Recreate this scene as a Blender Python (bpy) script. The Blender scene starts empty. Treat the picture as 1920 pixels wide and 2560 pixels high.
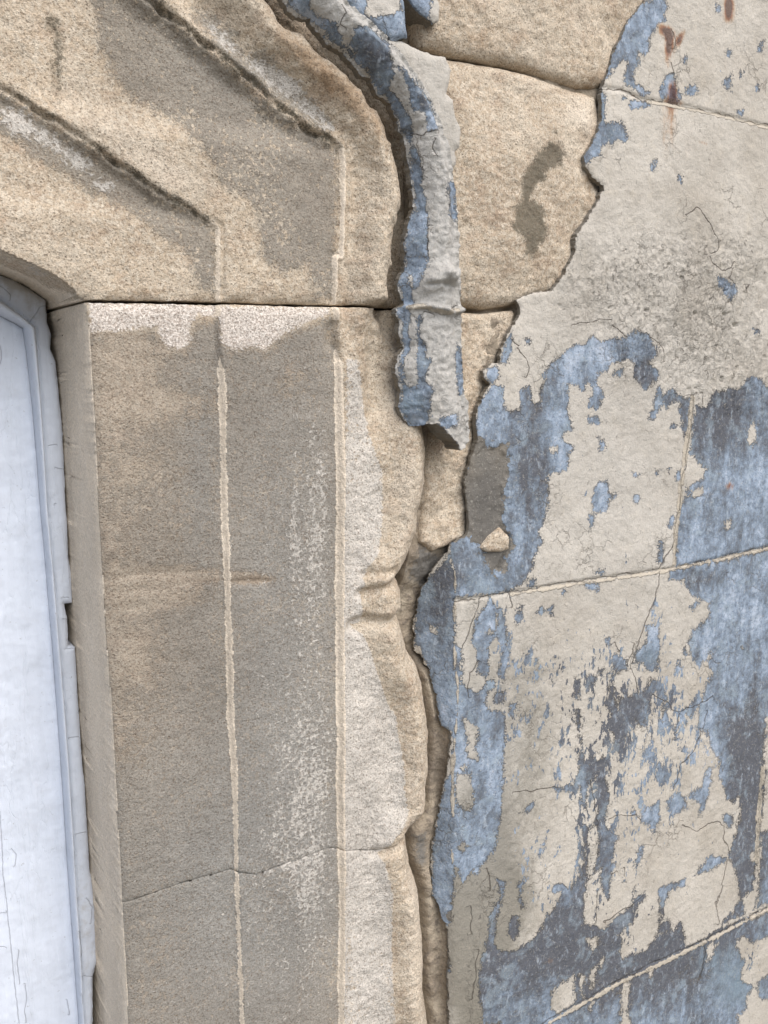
import bpy, math
import numpy as np
from mathutils import Matrix
S = bpy.context.scene
R = math.radians
# ------------------------------------------------------------------ camera
CAMZ = 1.5
F = 2200.0                                   # focal length in photo pixels (1920 wide)
ax = np.array([3597., 357., F]); ax /= np.linalg.norm(ax)          # world X seen from the camera (right, up, forward)
az = -np.array([92., -(F*F+3597*92.)/357., F]); az /= np.linalg.norm(az)
ay = np.cross(ax, az)                        # handedness fixed below (right, up, forward is left handed)
if ay[2] < 0: ay = -ay
W2C = np.stack([ax, ay, az], axis=1)         # columns: world axes in camera coords
CAM = np.array([0., -0.5, CAMZ])
rt, up, fw = W2C[0], W2C[1], W2C[2]          # camera axes in world coords
cd = bpy.data.cameras.new('camera'); cam = bpy.data.objects.new('camera', cd)
S.collection.objects.link(cam)
cam.matrix_world = Matrix(((rt[0], up[0], -fw[0], CAM[0]), (rt[1], up[1], -fw[1], CAM[1]),
                           (rt[2], up[2], -fw[2], CAM[2]), (0, 0, 0, 1)))
cd.sensor_fit = 'HORIZONTAL'; cd.sensor_width = 36; cd.lens = 36*F/1920
cd.clip_start = 0.01; cd.clip_end = 500
S.camera = cam
# ------------------------------------------------------------------ light
SUN_EL, SUN_AZ = R(60), R(205)
w = bpy.data.worlds.new('World'); S.world = w; w.use_nodes = True
nt = w.node_tree
bg = nt.nodes['Background']; sk = nt.nodes.new('ShaderNodeTexSky')
sk.sky_type = 'NISHITA'; sk.sun_disc = False; sk.sun_elevation = SUN_EL; sk.sun_rotation = R(155)
sk.dust_density = 4.5; sk.air_density = 1.0; sk.ozone_density = 1.5
nt.links.new(sk.outputs[0], bg.inputs[0]); bg.inputs[1].default_value = 0.10
sl = bpy.data.lights.new('sun', 'SUN'); sl.energy = 2.0; sl.angle = R(55); sl.color = (1, .982, .968)
so = bpy.data.objects.new('sun', sl); S.collection.objects.link(so)
so.rotation_euler = (R(50), 0, R(2))        # high, in front of the wall
S.view_settings.view_transform = 'Standard'; S.view_settings.look = 'None'
S.view_settings.gamma = 1; S.view_settings.exposure = 0.58
S.render.resolution_x = 768; S.render.resolution_y = 1024
# ------------------------------------------------------------------ projection
def proj(x, y, z):
    dx, dy, dz = x-CAM[0], y-CAM[1], z-CAM[2]
    f = np.maximum(dx*fw[0]+dy*fw[1]+dz*fw[2], 1e-3)
    return (960+F*(dx*rt[0]+dy*rt[1]+dz*rt[2])/f, 1280-F*(dx*up[0]+dy*up[1]+dz*up[2])/f)
def unproj(u, v, y):
    a, b = (u-960)/F, (1280-v)/F
    d = [fw[i]+a*rt[i]+b*up[i] for i in range(3)]
    t = (y-CAM[1])/d[1]
    return CAM[0]+t*d[0], CAM[2]+t*d[2]
K = 640/1659.
def T(c, r, *p):                             # points read off the enlarged tile (c, r) of the photo
    return [(640*c+p[i]*K, 640*r+p[i+1]*K) for i in range(0, len(p), 2)]
def M(poly, y):                              # traced outline -> metres on the plane at depth y
    return [unproj(u, v, y) for u, v in poly]
# ------------------------------------------------------------------ numpy helpers
def seg_d2(px, py, pts, closed):
    n = len(pts); best = np.full(px.shape, 1e18)
    for i in range(n if closed else n-1):
        ax_, ay_ = pts[i]; bx, by = pts[(i+1) % n]
        ex, ey = bx-ax_, by-ay_; L = ex*ex+ey*ey+1e-18
        t = np.clip(((px-ax_)*ex+(py-ay_)*ey)/L, 0, 1)
        np.minimum(best, (px-ax_-t*ex)**2+(py-ay_-t*ey)**2, out=best)
    return best
def inside(px, py, pts):
    n = len(pts); r = np.zeros(px.shape, bool)
    for i in range(n):
        x1, y1 = pts[i]; x2, y2 = pts[(i+1) % n]
        if y1 == y2: continue
        c = ((y1 > py) != (y2 > py)) & (px < (x2-x1)*(py-y1)/(y2-y1)+x1)
        r ^= c
    return r
def sdf(px, py, pts, lim=None):              # + inside
    if lim is None:
        return np.sqrt(seg_d2(px, py, pts, True))*np.where(inside(px, py, pts), 1, -1)
    out = np.full(px.shape, -float(lim)); a = np.array(pts)
    m = (px > a[:, 0].min()-lim) & (px < a[:, 0].max()+lim) & (py > a[:, 1].min()-lim) & (py < a[:, 1].max()+lim)
    if m.any():
        q = np.sqrt(seg_d2(px[m], py[m], pts, True))*np.where(inside(px[m], py[m], pts), 1, -1)
        out[m] = np.clip(q, -lim, lim)
    return out
def ldist(px, py, pts, lim):                 # distance to an open line
    out = np.full(px.shape, float(lim)); a = np.array(pts)
    m = (px > a[:, 0].min()-lim) & (px < a[:, 0].max()+lim) & (py > a[:, 1].min()-lim) & (py < a[:, 1].max()+lim)
    if m.any(): out[m] = np.minimum(np.sqrt(seg_d2(px[m], py[m], pts, False)), lim)
    return out
def sdist(px, py, lines, lim=30):             # signed distance to the nearest of several open lines
    out = np.full(px.shape, float(lim))
    for pts in lines:
        a = np.array(pts)
        m = (px > a[:, 0].min()-lim) & (px < a[:, 0].max()+lim) & (py > a[:, 1].min()-lim) & (py < a[:, 1].max()+lim)
        if not m.any(): continue
        x, y = px[m], py[m]; best = np.full(x.shape, 1e18); sg = np.ones(x.shape); n = len(pts)
        for i in range(n-1):
            (x0, y0), (x1, y1) = pts[i], pts[i+1]; ex, ey = x1-x0, y1-y0; L = ex*ex+ey*ey+1e-18
            tr = ((x-x0)*ex+(y-y0)*ey)/L; t = np.clip(tr, 0, 1)
            d = (x-x0-t*ex)**2+(y-y0-t*ey)**2; c = np.where((x-x0)*ey-(y-y0)*ex < 0, -1., 1.)
            if i == 0: c = np.where(tr < 0, 1., c)
            if i == n-2: c = np.where(tr > 1, 1., c)
            k = d < best; best = np.where(k, d, best); sg = np.where(k, c, sg)
        d = np.sqrt(best)*sg; o = out[m]; out[m] = np.where(np.abs(d) < np.abs(o), d, o)
    return np.clip(out, -lim, lim)
def union(px, py, polys, lim=40, holes=()):
    o = np.full(px.shape, -float(lim))
    for p in polys: np.maximum(o, sdf(px, py, p, lim), out=o)
    for p in holes: np.minimum(o, -sdf(px, py, p, lim), out=o)
    return o
def blobs(px, py, L):                        # soft patches: (u, v, ru, rv, strength[, degrees])
    o = np.zeros(px.shape)
    for b in L:
        a = R(b[5]) if len(b) > 5 else 0
        dx, dy = px-b[0], py-b[1]
        e = ((dx*math.cos(a)+dy*math.sin(a))/b[2])**2+((-dx*math.sin(a)+dy*math.cos(a))/b[3])**2
        o += b[4]*np.exp(-e)
    return o
def ss(a, b, x):
    t = np.clip((x-a)/(b-a), 0, 1); return t*t*(3-2*t)
def noise(x, y, s, seed=0, octs=4, g=.5):
    tot = np.zeros(np.shape(x)); am = 1.; nm = 0.
    for o in range(octs):
        X = x*s*2**o+17.3*o+seed*3.7; Y = y*s*2**o+5.1*o+seed*9.1
        xi = np.floor(X).astype(np.int64); yi = np.floor(Y).astype(np.int64); fx = X-xi; fy = Y-yi
        def gr(i, j):
            h = ((i*374761393+j*668265263+(seed+o)*1442695041) & 0xffffffff)
            h = ((h ^ (h >> 13))*1274126177) & 0xffffffff
            a = (h ^ (h >> 16)).astype(np.float64)*(2*math.pi/4294967296.)
            return np.cos(a), np.sin(a)
        u = fx*fx*fx*(fx*(fx*6-15)+10); v = fy*fy*fy*(fy*(fy*6-15)+10)
        g00 = gr(xi, yi); g10 = gr(xi+1, yi); g01 = gr(xi, yi+1); g11 = gr(xi+1, yi+1)
        n00 = g00[0]*fx+g00[1]*fy; n10 = g10[0]*(fx-1)+g10[1]*fy
        n01 = g01[0]*fx+g01[1]*(fy-1); n11 = g11[0]*(fx-1)+g11[1]*(fy-1)
        tot += am*1.5*((n00*(1-u)+n10*u)*(1-v)+(n01*(1-u)+n11*u)*v); nm += am; am *= g
    return tot/nm
# ------------------------------------------------------------------ the grid all pieces are cut from
def grow(a, to, step, k=1.13):
    o = []
    while (a-to)*np.sign(step) < 0: step *= k; a += step; o.append(a)
    return o
us = np.arange(-60, 1985, 3.0)
gx = np.array([unproj(u, 923, 0)[0] for u in us])
gx = np.concatenate([grow(gx[0], -.75, -.001)[::-1], gx, grow(gx[-1], 2.4, .002)])
gz = np.arange(-.60, .34, .0009)+CAMZ
gz = np.concatenate([grow(gz[0], .0, -.0012)[::-1], gz, grow(gz[-1], 2.9, .0012)])
def piece(name, mat, parent, d_fn, y_fn, back, xr=None, zr=None, attrs=None, sub=1, edge_noise=0):
    """one mesh: the part of the grid where d_fn > 0 (metres), at depth y_fn, with sides going back to `back`"""
    X1 = gx; Z1 = gz
    if xr: X1 = X1[(X1 >= xr[0]) & (X1 <= xr[1])]
    if zr: Z1 = Z1[(Z1 >= zr[0]) & (Z1 <= zr[1])]
    X, Z = np.meshgrid(X1, Z1)
    D = d_fn(X, Z)
    if edge_noise: D = D+noise(X, Z, 90, 5, 4, .6)*edge_noise+noise(X, Z, 330, 6, 3, .6)*edge_noise*.6
    gzv, gxv = np.gradient(D, Z1, X1)
    gl = gxv**2+gzv**2+1e-9
    nr, nc = X.shape
    idx = np.arange(nr*nc).reshape(nr, nc)
    pos = D > 0
    keep = pos[:-1, :-1] | pos[1:, :-1] | pos[:-1, 1:] | pos[1:, 1:]
    q = np.stack([idx[:-1, :-1], idx[:-1, 1:], idx[1:, 1:], idx[1:, :-1]], -1)[keep]
    step = np.clip(-D/gl, 0, None)
    mv = (~pos)
    lim = .004
    Xs = np.where(mv, X+np.clip(step*gxv, -lim, lim), X); Zs = np.where(mv, Z+np.clip(step*gzv, -lim, lim), Z)
    Y = y_fn(Xs, Zs)
    used = np.unique(q); remap = np.full(nr*nc, -1); remap[used] = np.arange(len(used))
    q = remap[q]
    V = np.stack([Xs.ravel()[used], Y.ravel()[used], Zs.ravel()[used]], 1)
    e = np.concatenate([q[:, [0, 1]], q[:, [1, 2]], q[:, [2, 3]], q[:, [3, 0]]])
    key = np.minimum(e[:, 0], e[:, 1]).astype(np.int64)*len(V)+np.maximum(e[:, 0], e[:, 1])
    _, first, cnt = np.unique(key, return_index=True, return_counts=True)
    be = e[first[cnt == 1]]
    bv = np.unique(be); n0 = len(V)
    lay = []; prev = np.full(n0, -1); prev[bv] = bv; faces = [q]
    for k in (.12, .4, 1.0):
        P = V[bv].copy(); P[:, 1] = P[:, 1]+(np.maximum(back, P[:, 1]+.001)-P[:, 1])*k
        cur = np.full(n0, -1); cur[bv] = n0+len(lay)*len(bv)+np.arange(len(bv)); lay.append(P)
        faces.append(np.stack([be[:, 1]*0+prev[be[:, 1]], prev[be[:, 0]], cur[be[:, 0]], cur[be[:, 1]]], 1)); prev = cur
    allV = np.concatenate([V]+lay); allF = np.concatenate(faces)
    me = bpy.data.meshes.new(name)
    me.vertices.add(len(allV)); me.loops.add(len(allF)*4); me.polygons.add(len(allF))
    base = np.array(parent.location) if parent else np.zeros(3)
    me.vertices.foreach_set('co', (allV-base).astype(np.float32).ravel())
    me.loops.foreach_set('vertex_index', allF.astype(np.int32).ravel())
    me.polygons.foreach_set('loop_start', np.arange(0, len(allF)*4, 4, dtype=np.int32))
    me.polygons.foreach_set('use_smooth', np.ones(len(allF), bool))
    me.update(calc_edges=True)
    if attrs:
        u, v = proj(allV[:, 0], allV[:, 1], allV[:, 2])
        A = attrs(u, v, allV)
        if mat is RENDER: A['bare'][n0:] = 30; A['cream'][n0:] = -30
        for k, a in A.items():
            at = me.attributes.new(k, 'FLOAT', 'POINT'); at.data.foreach_set('value', a.astype(np.float32))
    me.materials.append(mat)
    o = bpy.data.objects.new(name, me); S.collection.objects.link(o)
    if parent: o.parent = parent
    return o
def thing(name, loc, label, cat):
    o = bpy.data.objects.new(name, None); S.collection.objects.link(o)
    o.location = loc; o.empty_display_size = .1; o['label'] = label; o['category'] = cat; o['kind'] = 'thing'
    return o
# ------------------------------------------------------------------ node helper
def col(h):
    v = [int(h[i:i+2], 16)/255 for i in (1, 3, 5)]
    return tuple([c/12.92 if c < .04045 else ((c+.055)/1.055)**2.4 for c in v]+[1])
class G:
    def __init__(s, name):
        s.m = bpy.data.materials.new(name); s.m.use_nodes = True; s.t = s.m.node_tree
        s.b = s.t.nodes['Principled BSDF']; s.b.inputs['Specular IOR Level'].default_value = .25
        s.co = s.t.nodes.new('ShaderNodeTexCoord').outputs['Object']
    def put(s, sock, v):
        if isinstance(v, bpy.types.NodeSocket): s.t.links.new(v, sock)
        elif v is not None: sock.default_value = v
    def math(s, op, a, b=None, c=None, clamp=False):
        n = s.t.nodes.new('ShaderNodeMath'); n.operation = op; n.use_clamp = clamp
        s.put(n.inputs[0], a); s.put(n.inputs[1], b); s.put(n.inputs[2], c)
        return n.outputs[0]
    def add(s, a, b): return s.math('ADD', a, b)
    def sub(s, a, b): return s.math('SUBTRACT', a, b)
    def mul(s, a, b): return s.math('MULTIPLY', a, b)
    def mad(s, a, b, c): return s.math('MULTIPLY_ADD', a, b, c)
    def mx(s, a, b): return s.math('MAXIMUM', a, b)
    def mn(s, a, b): return s.math('MINIMUM', a, b)
    def st(s, x, a, b):                      # smooth step
        n = s.t.nodes.new('ShaderNodeMapRange'); n.interpolation_type = 'SMOOTHSTEP'
        s.put(n.inputs[0], x); s.put(n.inputs[1], a); s.put(n.inputs[2], b); return n.outputs[0]
    def map(s, scale=(1, 1, 1), rot=(0, 0, 0), loc=(0, 0, 0), src=None):
        n = s.t.nodes.new('ShaderNodeMapping'); n.inputs['Scale'].default_value = scale
        n.inputs['Rotation'].default_value = rot; n.inputs['Location'].default_value = loc
        s.put(n.inputs[0], src or s.co); return n.outputs[0]
    def noise(s, sc, det=4, rough=.55, dist=0, vec=None, out='Fac'):
        n = s.t.nodes.new('ShaderNodeTexNoise'); s.put(n.inputs['Vector'], vec or s.co)
        n.inputs['Scale'].default_value = sc; n.inputs['Detail'].default_value = det
        n.inputs['Roughness'].default_value = rough; n.inputs['Distortion'].default_value = dist
        return n.outputs[out]
    def vor(s, sc, feat='F1', vec=None, out='Distance', rnd=1):
        n = s.t.nodes.new('ShaderNodeTexVoronoi'); n.feature = feat; s.put(n.inputs['Vector'], vec or s.co)
        n.inputs['Scale'].default_value = sc; n.inputs['Randomness'].default_value = rnd
        return n.outputs[out]
    def warp(s, sc, amt, vec=None):
        a = s.t.nodes.new('ShaderNodeVectorMath'); a.operation = 'MULTIPLY_ADD'
        s.put(a.inputs[0], s.noise(sc, 3, .6, vec=vec, out='Color')); a.inputs[1].default_value = (amt,)*3
        s.put(a.inputs[2], vec or s.co); return a.outputs[0]
    def at(s, k):
        n = s.t.nodes.new('ShaderNodeAttribute'); n.attribute_name = k; return n.outputs['Fac']
    def mix(s, f, a, b):
        n = s.t.nodes.new('ShaderNodeMix'); n.data_type = 'RGBA'
        s.put(n.inputs[0], f); s.put(n.inputs[6], col(a) if isinstance(a, str) else a)
        s.put(n.inputs[7], col(b) if isinstance(b, str) else b); return n.outputs[2]
    def ramp(s, f, *st):
        n = s.t.nodes.new('ShaderNodeValToRGB'); s.put(n.inputs[0], f); e = n.color_ramp.elements
        for i, (p, c) in enumerate(st):
            x = e[i] if i < 2 else e.new(p)
            x.position = p; x.color = col(c)
        return n.outputs[0]
    def val(s, c, f):                        # scale a colour's value
        n = s.t.nodes.new('ShaderNodeVectorMath'); n.operation = 'SCALE'; s.put(n.inputs[0], c); s.put(n.inputs['Scale'], f)
        return n.outputs[0]
    def done(s, c, h, rough=.9, bump=1.0):
        s.put(s.b.inputs['Base Color'], c); s.put(s.b.inputs['Roughness'], rough)
        n = s.t.nodes.new('ShaderNodeBump'); n.inputs['Strength'].default_value = bump; n.inputs['Distance'].default_value = 1
        s.put(n.inputs['Height'], h); s.t.links.new(n.outputs[0], s.b.inputs['Normal'])
        return s.m
# ------------------------------------------------------------------ materials
def stone_material():
    g = G('weathered_sandstone')
    co = g.warp(45, .006)
    grain = g.noise(760, 3, .7); fine = g.noise(1500, 2, .6)
    med = g.noise(170, 5, .66); big = g.noise(22, 5, .6)
    lay = g.noise(40, 5, .65, vec=g.map((.5, .5, 3.2), src=co))
    # bare stone
    c = g.ramp(g.mad(big, .6, g.mul(lay, .4)), (.32, '#a89783'), (.5, '#beae98'), (.66, '#d0c4b1'))
    c = g.mix(g.st(g.noise(330, 4, .7), .44, .60), c, '#cbbfac')
    c = g.mix(g.mul(g.st(g.noise(70, 4, .6), .5, .72), .4), c, '#aa917a')
    tint = g.at('tint')                                   # brown iron staining, a soft patch
    c = g.mix(g.mul(g.st(g.mad(med, .9, tint), .55, 1.25), .75), c, '#8f7355')
    c = g.mix(g.mul(g.at('soil'), .7), c, g.mix(g.noise(38, 5, .65), '#80786c', '#a2978a'))
    pale = g.at('pale')
    c = g.mix(g.mul(g.st(g.mad(med, .5, pale), .45, 1.0), .8), c, '#d6cab8')
    # grey paint and dirt film, worn to flecks
    f = g.at('film')
    fm = g.st(g.add(f, g.add(g.mul(g.sub(med, .5), 70), g.add(g.mul(g.sub(grain, .5), 90), g.mul(g.sub(big, .5), 40)))), -9, 12)
    fleck = g.st(g.add(g.noise(360, 4, .7), g.mul(g.sub(big, .5), .5)), .56, .62)
    fc = g.mix(big, '#847d72', '#9b958a')
    fc = g.mix(g.st(lay, .45, .62), fc, '#8e877c')
    fc = g.mix(g.mul(g.at('cool'), .9), fc, '#8e8e8a')
    fs = g.mul(fm, g.sub(1, g.mul(fleck, g.sub(.95, g.mul(g.at('cool'), .55)))))
    c = g.mix(g.mul(fs, .86), c, fc)
    # white lime paint, left as a net with holes
    wv = g.vor(390, vec=g.warp(400, .002, co)); wn = g.mad(g.noise(380, 4, .62, .4, vec=co), .7, g.mul(g.noise(120, 4, .65, vec=g.map((1, 1, .22), src=co)), .3))
    wt = g.add(g.add(g.mul(g.at('white'), 1.0), g.mul(g.sub(wn, .5), 2.1)), g.mul(g.sub(wv, .42), .55))
    wm = g.st(wt, .42, .78)
    c = g.mix(g.mul(wm, .88), c, g.mix(big, '#c3beb5', '#d3cdc4'))
    # lilac-white bare patch
    bm = g.st(g.add(g.at('bare'), g.add(g.mul(g.sub(med, .5), 40), g.mul(g.sub(grain, .5), 26))), -4, 5)
    c = g.mix(g.mul(bm, .85), c, g.mix(g.st(grain, .35, .6), '#bbaea3', '#e0d9d0'))
    # cream paint line
    lm = g.st(g.add(g.at('line'), g.add(g.mul(g.sub(wn, .5), 16), g.mul(g.sub(grain, .5), 7))), -1, 1.5)
    c = g.mix(g.mul(lm, .93), c, g.mix(med, '#d6c6b0', '#e4d9c8'))
    # dark lichen / damp patches
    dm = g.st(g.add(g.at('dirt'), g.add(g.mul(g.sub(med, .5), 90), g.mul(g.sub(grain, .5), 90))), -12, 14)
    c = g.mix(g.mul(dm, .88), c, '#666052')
    dg = g.mx(g.st(g.noise(820, 2, .6), .54, .66), g.st(g.noise(430, 3, .7, vec=g.map((1, 1, 1.3), loc=(3, 1, 2))), .58, .68))
    c = g.mix(g.mul(g.mul(dg, g.sub(1, g.mul(lm, .8))), .55), c, g.mix(big, '#65584a', '#75675a'))
    # grains and pits
    pit = g.st(g.add(g.vor(430), g.mul(g.sub(grain, .5), -.9)), .10, .26)
    pk = g.mul(g.sub(1, pit), g.sub(1, g.mul(lm, .9)))
    c = g.mix(g.mul(pk, .5), c, '#6b5b49')
    c = g.val(c, g.mad(g.sub(g.noise(26, 5, .7, .2, vec=g.map((1, 1, .35))), .5), .55, 1.0))
    c = g.val(c, g.mad(g.sub(grain, .5), 1.0, g.mad(g.sub(fine, .5), .5, 1.0)))
    smooth = g.sub(1, g.mul(lm, .8))
    h = g.add(g.mul(g.mul(grain, smooth), .0010), g.mul(med, .0013))
    h = g.add(h, g.mul(pit, .00035)); h = g.add(h, g.mul(fine, .0002))
    h = g.add(h, g.mul(fs, .00022)); h = g.add(h, g.mul(wm, .0003)); h = g.add(h, g.mul(lm, .0003))
    return g.done(c, h, .93, 1.0)
def render_material():
    g = G('painted_cement_render')
    co = g.warp(60, .006)
    grain = g.noise(700, 3, .65); med = g.noise(150, 5, .62, vec=co); big = g.noise(16, 5, .6)
    streak = g.noise(70, 5, .65, .3, vec=g.map((1, 1, .38), src=co)); blot = g.noise(95, 5, .6, .4, vec=g.map((1, 1, .5), src=co))
    fst = g.noise(240, 4, .65, .3, vec=g.map((1, 1, .4), src=co))
    # cement below the paint
    base = g.mix(med, '#7b776f', '#8f8a80')
    base = g.mix(g.mul(g.st(g.noise(45, 4, .6), .45, .65), .5), base, '#7c705e')
    base = g.mix(g.mul(g.at('grime'), .75), base, g.mix(med, '#5c5a57', '#716d66'))
    # blue coat
    dk = g.add(g.at('dark'), g.add(g.mul(g.sub(streak, .5), 1.5), g.mul(g.sub(med, .5), 1.1)))
    blue = g.ramp(dk, (.08, '#a9b4c2'), (.34, '#8a98a8'), (.60, '#707a85'), (.88, '#5b5d62'))
    blue = g.mix(g.mul(g.st(g.noise(55, 5, .6, .5), .52, .66), .55), blue, '#8d9aa3')
    blue = g.mix(g.mul(g.st(fst, .55, .70), .45), blue, '#b4bfca')
    blue = g.mix(g.mul(g.st(g.noise(420, 3, .6), .56, .66), .5), blue, '#545a66')
    blue = g.mix(g.st(g.add(g.at('teal'), g.mul(g.sub(streak, .5), .9)), .35, .9), blue, '#7f909c')
    bare = g.st(g.add(g.at('bare'), g.add(g.mul(g.sub(med, .5), 80), g.mul(g.sub(grain, .5), 14))), -2, 2)
    c = g.mix(bare, blue, base)
    # cream coat over it
    cs = g.add(g.at('cream'), g.add(g.mul(g.sub(med, .5), 26), g.add(g.mul(g.sub(fst, .5), 22), g.mul(g.sub(grain, .5), 26))))
    chip = g.st(g.add(g.mul(g.at('chip'), .26), g.add(g.mul(g.noise(300, 4, .65, vec=g.map((1, 1, .5))), .45), g.mul(blot, .55))), .69, .71)
    cs = g.sub(cs, g.mul(chip, 80))
    cm = g.st(cs, -2.2, 2.6)
    cream = g.ramp(big, (.3, '#aaa397'), (.5, '#b9b3a8'), (.7, '#c4beb3'))
    cream = g.mix(g.mul(g.st(streak, .5, .72), .35), cream, '#aba398')
    cream = g.mix(g.mul(g.st(g.noise(90, 5, .65), .52, .72), .4), cream, '#c4bbab')
    cream = g.mix(g.st(g.add(g.at('grime'), g.mul(g.sub(med, .5), 1.0)), .25, 1.1), cream, '#817c70')
    cream = g.mix(g.mul(g.at('pale'), .8), cream, g.mix(med, '#a3a3a0', '#bdbbb6'))
    cream = g.mix(g.mul(g.st(g.noise(210, 5, .7, .3, vec=g.map((1, 1, .7), src=co)), .54, .70), .45), cream, '#938c80')
    spot = g.st(g.add(g.noise(330, 3, .6, vec=g.map((1, 1, .6))), g.mul(g.at('chip'), .04)), .66, .70)
    cream = g.mix(g.mul(spot, .5), cream, '#7b766e')
    rough = g.at('rough')
    crev = g.noise(120, 4, .7, 1.2, vec=co)
    cl = g.math('ABSOLUTE', g.sub(crev, .5))
    hole = g.mul(g.st(g.add(g.noise(160, 4, .7, .8, vec=co), g.mul(rough, .10)), .70, .76), g.st(rough, .1, .5))
    cream = g.mix(g.mul(hole, .6), cream, '#837d73')
    edge = g.mul(g.mul(g.st(g.noise(80, 3, .6), .42, .6), 1.5), g.sub(1, g.st(g.math('ABSOLUTE', g.add(cs, 1.0)), .5, 2.6)))  # dark line along flake edges: thin edge shadow and dirt, put into the colour
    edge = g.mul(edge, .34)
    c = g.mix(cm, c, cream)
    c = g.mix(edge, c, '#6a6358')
    cz = g.vor(75, 'DISTANCE_TO_EDGE', vec=g.warp(150, .012, co))
    craze = g.mul(g.sub(1, g.st(cz, .008, .05)), g.st(g.add(g.noise(20, 4, .6), g.mul(g.at('rough'), .06)), .53, .68))
    c = g.mix(g.mul(craze, .45), c, '#7b756b')
    cream = c
    c = g.mix(g.mul(g.mul(g.st(g.noise(520, 3, .7), .57, .66), g.sub(1, cm)), .35), c, '#b3b0a6')
    # rust weeping from iron
    rm = g.st(g.mul(g.at('rust'), g.mad(fst, 3.0, -.6)), .12, .8)
    c = g.mix(g.mul(rm, .8), c, g.ramp(g.at('rust'), (.3, '#b08a62'), (.8, '#7d4a2c'), (1.0, '#4c2a1e')))
    # cracks and score lines
    wob = g.add(g.mul(g.sub(g.noise(260, 3, .6), .5), 5), g.mul(g.sub(g.noise(70, 2, .5), .5), 22))
    ck = g.sub(1, g.st(g.math('ABSOLUTE', g.add(g.at('crack'), wob)), .3, g.mad(g.noise(50, 3, .6), 3.2, .1)))
    ck = g.mul(ck, g.st(g.at('near'), 14, 9))
    ck = g.mul(ck, g.st(g.noise(60, 3, .6), .28, .40))
    c = g.mix(g.mul(ck, .62), c, '#5e564d')
    rib = g.st(g.add(g.at('rib'), g.add(g.mul(g.sub(fst, .5), 18), g.mul(wob, .4))), -1, 1)
    c = g.mix(g.mul(rib, .9), c, '#b9b0a0')
    c = g.val(c, g.mad(g.sub(grain, .5), .30, g.mad(g.sub(g.noise(1400, 2), .5), .25, 1.0)))
    h = g.add(g.mul(cm, .0009), g.mul(grain, .0005))
    h = g.add(h, g.mul(g.mul(med, g.mad(rough, .7, 1)), .0016))
    h = g.add(h, g.mul(bare, -.0006)); h = g.sub(h, g.mul(craze, .0006)); h = g.sub(h, g.mul(ck, .0012)); h = g.add(h, g.mul(rib, .0009))
    h = g.sub(h, g.mul(hole, .0012)); h = g.sub(h, g.mul(g.mul(g.sub(1, g.st(cl, .0, .02)), rough), .0004))
    return g.done(c, h, .82, 1.0)
def mortar_material():
    g = G('rough_lime_mortar')
    med = g.noise(160, 5, .65); gr = g.noise(600, 3, .7); big = g.noise(30, 4, .6)
    c = g.ramp(big, (.3, '#81776a'), (.5, '#988c7b'), (.68, '#a89d8b'))
    c = g.mix(g.st(med, .5, .65), c, '#80766a')
    c = g.mix(g.st(g.add(g.at('slate'), g.add(g.mul(g.sub(med, .5), 60), g.mul(g.sub(gr, .5), 40))), -12, 12), c, g.mix(med, '#6c6964', '#85817a'))
    c = g.val(c, g.mad(g.sub(gr, .5), .8, 1.0))
    return g.done(c, g.add(g.mul(gr, .0010), g.mul(med, .0025)), .95)
def frame_material():
    g = G('flaking_white_gloss_paint')
    co = g.warp(50, .004)
    lo = g.noise(14, 4, .6); st = g.noise(200, 4, .6, .3, vec=g.map((1, 1, .09), src=co)); med = g.noise(150, 4, .6)
    c = g.mix(lo, '#cad2de', '#d5dbe5')
    c = g.mix(g.mul(g.st(med, .45, .75), .35), c, '#c3c8d0')
    cell = g.vor(60, 'DISTANCE_TO_EDGE', vec=g.warp(160, .010, g.map((1, 1, .32), src=co)))
    ck = g.mul(g.sub(1, g.st(cell, .004, .03)), g.st(g.noise(26, 3, .6, vec=g.map((1, 1, .5))), .50, .58))
    c = g.mix(g.mul(ck, .0), c, '#6f7076')
    d = g.st(g.add(g.at('dirt'), g.mul(g.sub(med, .5), 1.2)), .2, 1.0)
    c = g.mix(g.mul(d, .75), c, '#a19a8c')
    sp = g.st(g.noise(350, 3, .6), .68, .73)
    c = g.mix(g.mul(sp, .35), c, '#7c776f')
    wob = g.mul(g.sub(g.noise(200, 3, .6), .5), 6)
    cr = g.mul(g.sub(1, g.st(g.math('ABSOLUTE', g.add(g.at('crack'), wob)), .2, g.mad(med, 2.6, .1))), g.st(g.at('near'), 6, 3))
    c = g.mix(g.mul(cr, .2), c, '#6b665f')
    c = g.val(c, g.mad(g.sub(st, .5), .22, 1.0))
    h = g.add(g.mul(st, .0005), g.mul(med, .0002)); h = g.sub(h, g.mul(ck, .00012)); h = g.add(h, g.mul(lo, .004))
    h = g.add(h, g.mul(g.st(g.noise(60, 4, .6, .8, vec=g.map((1, 1, .12), src=co)), .55, .57), .00012))
    h = g.sub(h, g.mul(cr, .0004))
    g.b.inputs['Specular IOR Level'].default_value = .4
    return g.done(c, h, .5)
def dark_material():
    g = G('old_dark_sealant')
    n = g.noise(300, 4, .7); c = g.mix(n, '#1e1a17', '#453d36')
    return g.done(c, g.mul(n, .003), .9)
STONE, RENDER, MORTAR, PAINT, SEAL = stone_material(), render_material(), mortar_material(), frame_material(), dark_material()
# ================================================================== STONE SURROUND
YA, YB, YC = .0070, .0034, .000
FAR = 9000
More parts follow.
